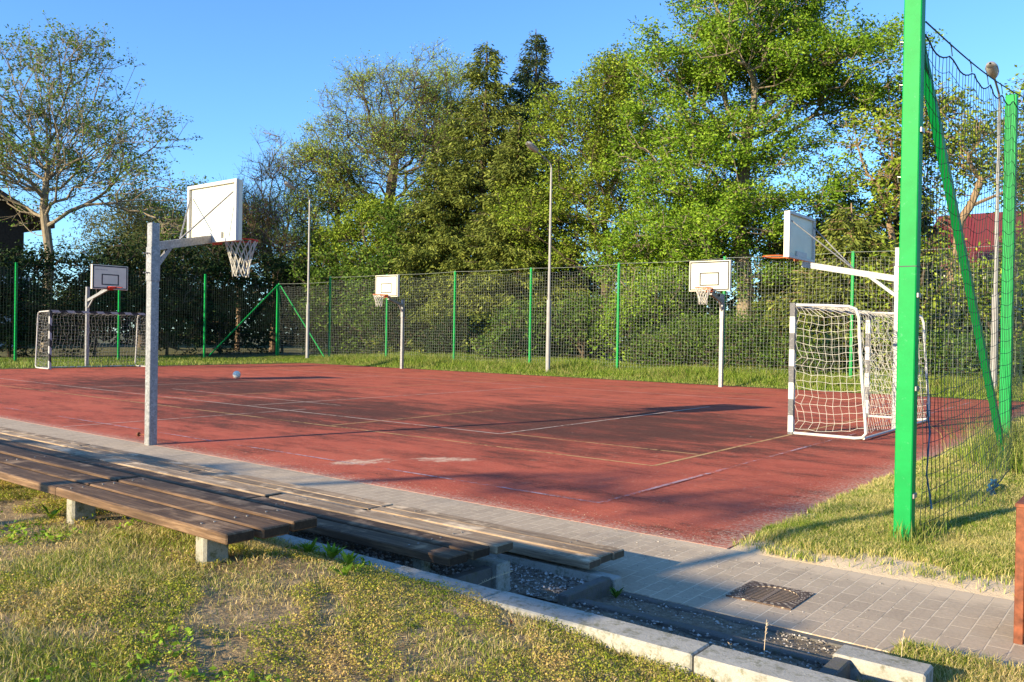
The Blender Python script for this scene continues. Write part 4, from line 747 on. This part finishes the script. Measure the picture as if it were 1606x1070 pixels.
# far wood closing the gaps low down
g = np.random.default_rng(3); C = []
for x0, y0, x1, y1, H in ((-75, 10, -60, 50, 7), (-62, 46, -10, 52, 7), (-14, 52, 30, 50, 5)):
    n = 9000; s = g.random(n); z = g.random(n)**.8; hh = H*(.75+.25*np.sin(s*23)+.12*np.sin(s*61)); C.append(np.c_[x0+(x1-x0)*s+g.standard_normal(n)*.8, y0+(y1-y0)*s+g.standard_normal(n)*.8, z*hh])
C = np.concatenate(C); kk = np.repeat(np.arange(len(C)), 3); V, F = leaves(C[kk]+g.standard_normal((len(kk), 3))*.3, None, .42, g, .6)
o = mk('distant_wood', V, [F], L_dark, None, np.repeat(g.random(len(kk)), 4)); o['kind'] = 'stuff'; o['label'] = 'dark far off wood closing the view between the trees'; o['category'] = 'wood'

# ------------------------------------------------------------------ buildings
M_timber = simple('dark_barn_timber', (.045, .030, .020), .85, 0, .4, 8); M_roofd = simple('brown_roof_tiles', (.10, .045, .028), .8, 0, .3, 14); M_render = simple('grey_white_render', (.52, .52, .50), .85, 0, .15, 5); M_redroof = simple('red_roof_sheet', (.17, .028, .026), .55, 0, .2, 10); M_dim = simple('dark_glass', (.02, .022, .025), .2)
t = thing('barn', 'dark timber barn with a pale wall band at the left picture edge', 'barn', (-64, 18, 0))
MB().box((-70, 8, 4.75), (-61.6, 24.6, 8.2)).build('timber_wall', M_timber, t); MB().box((-69.8, 8.2, 0), (-61.9, 24.3, 2.5)).build('wall', M_render, t); MB().box((-69.8, 8.4, 2.5), (-62.3, 24.0, 4.13)).build('recessed_wall', M_timber, t)
MB().box((-69.9, 8, 4.13), (-61.3, 24.9, 4.75)).build('balcony_band', M_render, t)
V = np.array([(-71, 7, 8.6), (-60.9, 7, 8.6), (-60.9, 16.5, 13.8), (-71, 16.5, 13.8), (-60.9, 26.3, 8.5), (-71, 26.3, 8.5)]); V2 = V-[0, 0, .3]
MB().add(np.vstack([V, V2]), None, [[0, 1, 2, 3], [3, 2, 4, 5], [6, 9, 8, 7], [9, 11, 10, 8], [1, 7, 8, 2], [2, 8, 10, 4], [0, 3, 9, 6], [3, 5, 11, 9], [4, 10, 11, 5], [0, 6, 7, 1]]).build('roof', M_roofd, t)
MB().add([(-61.65, 8, 8.2), (-61.65, 24.6, 8.2), (-61.65, 24.6, 9.05), (-61.65, 16.5, 13.45), (-61.65, 8, 8.8), (-61.9, 8, 8.2), (-61.9, 24.6, 8.2), (-61.9, 24.6, 9.05), (-61.9, 16.5, 13.45), (-61.9, 8, 8.8)], [[0, 1, 2], [0, 2, 3], [0, 3, 4], [5, 7, 6], [5, 8, 7], [5, 9, 8]], [[0, 5, 6, 1], [1, 6, 7, 2], [2, 7, 8, 3], [3, 8, 9, 4], [4, 9, 5, 0]]).build('gable', M_timber, t)
for k in range(4): MB().box((-62.32, 10+k*3.4, 2.7), (-62.2, 11.6+k*3.4, 3.9)).build('window', M_dim, t)
t = thing('red_roofed_house', 'house with a dark red roof behind the trees at the right', 'house', (-4, 64, 0))
MB().box((-12.5, 58, 0), (18, 70, 6.2)).build('wall', M_render, t)
V = np.array([(-13.2, 57.2, 6.1), (19, 57.2, 6.1), (19, 64, 10.1), (-13.2, 64, 10.1), (19, 71, 6.1), (-13.2, 71, 6.1)]); V2 = V-[0, 0, .25]
MB().add(np.vstack([V, V2]), None, [[0, 1, 2, 3], [3, 2, 4, 5], [6, 9, 8, 7], [9, 11, 10, 8], [1, 7, 8, 2], [2, 8, 10, 4], [0, 3, 9, 6], [3, 5, 11, 9], [4, 10, 11, 5], [0, 6, 7, 1]]).build('roof', M_redroof, t)
MB().add([(-12.4, 58.2, 6.1), (-12.4, 69.8, 6.1), (-12.4, 64, 9.8), (-12.2, 58.2, 6.1), (-12.2, 69.8, 6.1), (-12.2, 64, 9.8)], [[0, 1, 2], [3, 5, 4]], [[0, 3, 4, 1]]).build('gable', M_render, t)
for k in range(5): MB().box((-10+k*5, 57.93, 2.0), (-8.6+k*5, 58.05, 3.6)).build('window', M_dim, t)

# ------------------------------------------------------------------ grass
def blades(pts, h, wd, g, lean=.5, bend=.5, tri=False):
    n = len(pts); an = g.random(n)*2*np.pi; d = np.c_[np.cos(an), np.sin(an), np.zeros(n)]; a2 = g.random(n)*2*np.pi; ln = (g.random((n, 1))*lean)*h[:, None]; dr = np.c_[np.cos(a2), np.sin(a2), np.zeros(n)]
    W_ = d*wd[:, None]/2; up_ = np.array([0, 0, 1.])*h[:, None]; m_ = pts+up_*.55+dr*ln*.35; tp = pts+up_*(1-.25*g.random((n, 1))*bend)+dr*ln*1.1
    if tri: return np.stack([pts-W_, pts+W_, tp], 1).reshape(-1, 3), [np.arange(3*n).reshape(-1, 3)]
    V = np.stack([pts-W_, pts+W_, m_+W_*.75, m_-W_*.75, tp], 1).reshape(-1, 3); b = np.arange(n)[:, None]*5; return V, [b+np.array([[0, 1, 2, 3]]), b+np.array([[3, 2, 4]])]
def scatter(n, x0, x1, y0, y1, g, zf): x = g.uniform(x0, x1, n); y = g.uniform(y0, y1, n); return np.c_[x, y, zf(x, y)]
def inview(p, g=None, m_=.06):
    v_ = p-np.array([0, 0, 1.4467]); d = v_@np.array(fw); xx = v_@np.array(rt)/d; yy = v_@np.array(up)/d; return (d > .3) & (np.abs(xx) < .604+m_+.25) & (yy > -.403-m_-.1)
def grass(name, pts, h, wd, mat, label, g, per=3, **k):
    V, F = blades(pts, h, wd, g, **k); nv = 5 if not k.get('tri') else 3; o = mk(name, V, F, mat, None, np.repeat(g.random(len(pts)), nv)); o['kind'] = 'stuff'; o['label'] = label; o['category'] = 'grass'; return o
def fbm(x, y, s, seed=0):
    r_ = np.random.default_rng(seed); o = 0
    for k in range(7):
        a_ = r_.random()*6.28; f_ = s*(1.5**k)*.8; o = o+np.sin(x*math.cos(a_)*f_+y*math.sin(a_)*f_+r_.random()*6.28+1.3*np.sin(y*f_*.7+k))/(1.25**k)
    return o/2.6
g = np.random.default_rng(17)
G_lawn = mat_grassblade('dry_lawn_grass', [(.11, .16, .012), (.25, .31, .025), (.40, .44, .05)], [(.36, .27, .08), (.70, .56, .25)], 1.8, .485)
G_right = mat_grassblade('mown_grass', [(.09, .15, .012), (.21, .29, .022), (.34, .42, .04)], [(.38, .32, .09), (.66, .57, .23)], 1.5, .50)
G_far = mat_grassblade('tall_verge_grass', [(.07, .13, .010), (.17, .26, .020), (.30, .39, .04)], [(.20, .22, .05), (.34, .33, .10)], .6, .60)
p = scatter(620000, -8.5, .2, -.9, 2.80, g, lawn_z); p = p[inview(p)]; f_ = fbm(p[:, 0], p[:, 1], 3, 1); b_ = fbm(p[:, 0], p[:, 1], 2.2, 8); p = p[g.random(len(p)) < np.clip(.55+f_*.8, .08, 1)*np.clip(1.30-b_*1.5, .10, 1)]; f_ = fbm(p[:, 0], p[:, 1], 3, 1)
grass('lawn_grass', p, (.010+.020*g.random(len(p))*(1+1.2*np.clip(f_, 0, 1))), .0018+.0022*g.random(len(p)), G_lawn, 'short dry yellow green grass of the foreground lawn', g, lean=1.4)
p = scatter(560000, -7.5, 0, -.4, 2.81, g, lawn_z); p = p[inview(p)]; f_ = fbm(p[:, 0], p[:, 1], 4.5, 5)+.35*fbm(p[:, 0], p[:, 1], 14, 6); e_ = np.exp(-((2.8-p[:, 1])/.45)**2); p = p[f_ > .06-.5*e_]; f_ = fbm(p[:, 0], p[:, 1], 22, 7); p[:, 2] += .004+.022*g.random(len(p))*(1+np.clip(f_, -1, 1.2))
V, F = leaves(p, None, .0085, g, .7, 1.2); cl_ = np.clip(.5+.5*fbm(p[:, 0], p[:, 1], 9, 11)+.25*g.standard_normal(len(p)), 0, 1); o = mk('lawn_clover', V, [F], leaf_mat('dry_clover', (.18, .24, .018), (.38, .37, .055), (.54, .38, .14), .3), None, np.repeat(cl_, 4)); o['kind'] = 'stuff'; o['label'] = 'crumbly yellow ground cover in the foreground lawn'; o['category'] = 'ground cover'
p = scatter(60000, -7.5, 0, -.5, 2.80, g, lawn_z); p = p[inview(p)]; p[:, 2] += .003+.010*g.random(len(p)); V, F = leaves(p, None, .028, g, .07, 3.0); V[:, 2] = np.repeat(p[:, 2], 4)+(V[:, 2]-np.repeat(p[:, 2], 4))*.25
o = mk('straw_litter', V, [F], leaf_mat('dead_straw', (.20, .13, .06), (.50, .37, .18), (.75, .62, .36), .1), None, np.repeat(g.random(len(p)), 4)); o['kind'] = 'stuff'; o['label'] = 'dead straw lying on the foreground lawn'; o['category'] = 'straw'
p = scatter(5200, -7.5, 0, -.5, 2.79, g, lawn_z); p = p[inview(p)]; p = p[fbm(p[:, 0], p[:, 1], 3.2, 9) > .52]; kk = np.repeat(np.arange(len(p)), 6); q_ = p[kk]+np.c_[g.standard_normal((len(kk), 2))*.018, .012+.032*g.random(len(kk))]
V, F = leaves(q_, None, .025, g, .55, 1.0); o = mk('lawn_weeds', V, [F], leaf_mat('lime_weed_leaves', (.09, .17, .015), (.19, .32, .025), (.33, .45, .05), .35), None, np.repeat(g.random(len(kk)), 4)); o['kind'] = 'stuff'; o['label'] = 'small lime green broad leaved weeds in the lawn'; o['category'] = 'weeds'
p = scatter(30000, -.95, .3, 2.98, 4.10, g, lambda x, y: .07+.05*(1-np.clip((y-3)/1.1, 0, 1))); grass('small_lawn_grass', p, .03+.035*g.random(len(p)), .003+.0025*g.random(len(p)), G_lawn, 'dry grass patch beside the steps in the lower right corner', g, lean=1.0)
# mown lawn round the right fence, denser nearby
P = []
for n, y0, y1, x1 in ((150000, 5.5, 8.0, .2), (90000, 8.0, 11.5, -.2), (60000, 11.5, 24, -.2)):
    q_ = scatter(n, -2.42, x1, y0, y1, g, rl_z); q_ = q_[inview(q_)]; e = np.minimum((q_[:, 1]-5.60)/.55, (q_[:, 0]+2.44)/.25)+.7*fbm(q_[:, 0], q_[:, 1], 5, 2); P.append(q_[g.random(len(q_)) < np.clip(e, .02, 1)])
p = np.concatenate(P); far = np.clip((p[:, 1]-6)/10, 0, 1); grass('right_lawn_grass', p, .03+.035*g.random(len(p)), .003+.003*g.random(len(p))+.006*far, G_right, 'mown green and straw grass around the near net fence', g, lean=1.0)
tg = []
for cx_, cy_, r_, n in ((-1.5, 11.1, .35, 1400), (-1.45, 6.35, .14, 260), (-1.42, 6.7, .2, 160), (-1.40, 8.3, .35, 220), (-1.35, 10.4, .3, 350), (-1.3, 11.8, .5, 900)):
    q_ = g.standard_normal((n, 2))*r_*.6+[cx_, cy_]; tg.append(np.c_[q_, np.full(n, .02)])
p = np.concatenate(tg); hh = np.where(p[:, 1] > 10, .22+.45*g.random(len(p)),   .05+.17*g.random(len(p))); grass('fence_foot_grass', p, hh, .004+.004*g.random(len(p)), G_far, 'long uncut grass tufts round the feet of the near fence posts', g, lean=.7)
# far verge
P = []
q_ = scatter(150000, -36, 0, 24.15, 30, g, verge_z); P.append(q_[inview(q_)])
q_ = scatter(26000, -40, -30.7, 6, 24.1, g, lambda x, y: x*0+.01); P.append(q_[inview(q_)])
p = np.concatenate(P); edge = np.where(p[:, 0] < -30.7, .35, np.clip((p[:, 1]-24.1)/1.6, .15, 1)); f_ = fbm(p[:, 0], p[:, 1], 1.2, 4)
grass('verge_grass', p, edge*(.16+.26*g.random(len(p)))*(1+.45*f_), .012+.012*g.random(len(p)), G_far, 'long lush grass strip along the far fence', g, lean=.7)
# gravel
def pebbles(n, x0, x1, y0, y1, z, s, g):
    c = np.c_[g.uniform(x0, x1, n), g.uniform(y0, y1, n), np.full(n, z)]; sc = s*(.35+g.random((n, 1))*.9); o = np.array([[1, 0, 0], [-1, 0, 0], [0, 1, 0], [0, -1, 0], [0, 0, .7], [0, 0, -.7]]); j = 1+.45*g.standard_normal((n, 6, 3))
    V = (c[:, None]+o[None]*j*sc[:, None]); return V.reshape(-1, 3), n
fc = np.array([[0, 2, 4], [2, 1, 4], [1, 3, 4], [3, 0, 4], [2, 0, 5], [1, 2, 5], [3, 1, 5], [0, 3, 5]]); VV = []; tot = 0
for a_ in ((6500, -7, -2.97, 2.97, 3.53, .168, .010), (3000, -5, -2.57, 3.67, 4.10, .040, .009), (1100, -2.89, -1.06, 2.98, 3.27, .105, .008), (900, -2.5, -1.06, 3.37, 3.73, .045, .007), (700, -2.45, -1.0, 3.82, 4.13, .0, .006), (500, -3.5, -1.2, 4.22, 5.45, .0, .0035), (160, -2.92, -2.3, 3.0, 4.1, .19, .006)):
    if a_[6] == .006 and a_[5] == .19: continue
    V, n = pebbles(*a_, g); VV.append(V); tot += n
F = (np.arange(tot)[:, None, None]*6+fc[None]).reshape(-1, 3); qm = N('mixed_gravel'); qm.col(qm.ramp(qm.attr('tint'), [(0, (.10, .085, .07)), (.5, (.28, .25, .21)), (1, (.62, .58, .52))])); o = mk('gravel', np.concatenate(VV), [F], qm.m, None, np.repeat(g.random(tot)**1.2, 6)); o['kind'] = 'stuff'; o['label'] = 'pale crushed gravel on the terraces and steps'; o['category'] = 'gravel'
# loose sand grains and leaf crumbs on the court edge
V, n = pebbles(900, -12, -2.4, 5.42, 5.85, .0005, .0035, g); F = (np.arange(n)[:, None, None]*6+fc[None]).reshape(-1, 3); o = mk('sand_grit', V, [F], simple('sand_grit_colour', (.58, .46, .30), .95), None); o['kind'] = 'stuff'; o['label'] = 'pale sandy grit along the court edge'; o['category'] = 'sand'
# individual weeds
def rosette(x, y, z, n, L, wd, mat, label, name='weed_plant', up_=.8, seed=1, cat='weed'):
    r_ = random.Random(seed); b = MB(); tint = []
    for k in range(n):
        a_ = 6.283*k/n+r_.uniform(-.3, .3); el = up_*r_.uniform(.6, 1.2); l = L*r_.uniform(.7, 1.15); d = np.array([math.cos(a_)*math.cos(el), math.sin(a_)*math.cos(el), math.sin(el)]); s = np.array([-math.sin(a_), math.cos(a_), 0])*wd/2
        o_ = np.array([x, y, z]); m_ = o_+d*l*.5+[0, 0, l*.05]; e = o_+d*l-[0, 0, l*.12]; b.add([o_, m_-s, m_+s, m_+[0, 0, -.12*wd], e], [[0, 1, 3], [0, 3, 2], [1, 4, 3], [3, 4, 2]]); tint += [r_.random()]*5
    o = b.build(name, mat, None, tint); return tag(o, label, cat)
L_weed = bpy.data.materials['lime_weed_leaves']
for i, (x, y, n, L, lb) in enumerate(((-3.42, 2.72, 15, .10, 'bright lime leafy weed at the kerb, first from the benches'), (-3.28, 2.75, 17, .11, 'tallest bright lime leafy weed at the kerb'), (-3.10, 2.70, 15, .10, 'bright lime leafy weed at the kerb, third from the benches'), (-4.95, 2.14, 7, .12, 'broad leaved weed in front of the left concrete bench block'), (-2.95, 2.55, 9, .08, 'low lime weed below the three kerb weeds'))):
    rosette(x, y, float(lawn_z(np.array([x]), np.array([y]))[0]), n, L, .026, L_weed, lb, seed=i+1, up_=.95)
Lr = leaf_mat('red_weed_leaves', (.12, .02, .015), (.22, .03, .03), (.30, .05, .05), .2); rosette(-2.05, 2.66, .23, 8, .12, .022, Lr, 'weed with dark red leaves beside the lawn kerb', seed=9, up_=.7)
rosette(-2.42, 4.04, .0, 9, .09, .022, bpy.data.materials['mid_green_leaves'], 'dark green weed growing beside the pale kerb end', seed=10, up_=.9)
def stalk(x, y, z, h, dx, dy, label, seed):
    b = MB(); r_ = random.Random(seed); s = np.linspace(0, 1, 8); pts = [(x+dx*q*q, y+dy*q*q, z+h*q) for q in s]; b.pipe(pts, np.linspace(.002, .0012, 8), 5)
    for k in range(14): q = .72+.28*k/14; p0 = np.array([x+dx*q*q, y+dy*q*q, z+h*q]); d = np.array([r_.uniform(-1, 1), r_.uniform(-1, 1), 1.2]); d /= np.linalg.norm(d); b.tubes([p0], [p0+d*.012], .0014, .0006, 4)
    tag(b.build('grass_stalk', bpy.data.materials['sand_grit_colour']), label, 'grass stalk', 'dry grass stalks near the steps')
for i, a_ in enumerate(((-1.31, 3.36, .1, .26, .01, .0, 'dry grass stalk standing in front of the pale kerb block'), (-1.36, 3.2, .1, .17, -.03, 0, 'short dry stalk left of the kerb block'), (-.98, 3.62, .03, .22, 0, 0, 'dry grass stalk right of the kerb block'), (-.86, 3.66, .08, .27, .01, 0, 'tallest dry grass stalk against the paving'), (-2.75, 3.05, .1, .26, .22, .2, 'bent dry stalk leaning over the gravel by the bench'))): stalk(a_[0], a_[1], a_[2], a_[3]*.75, *a_[4:], i)
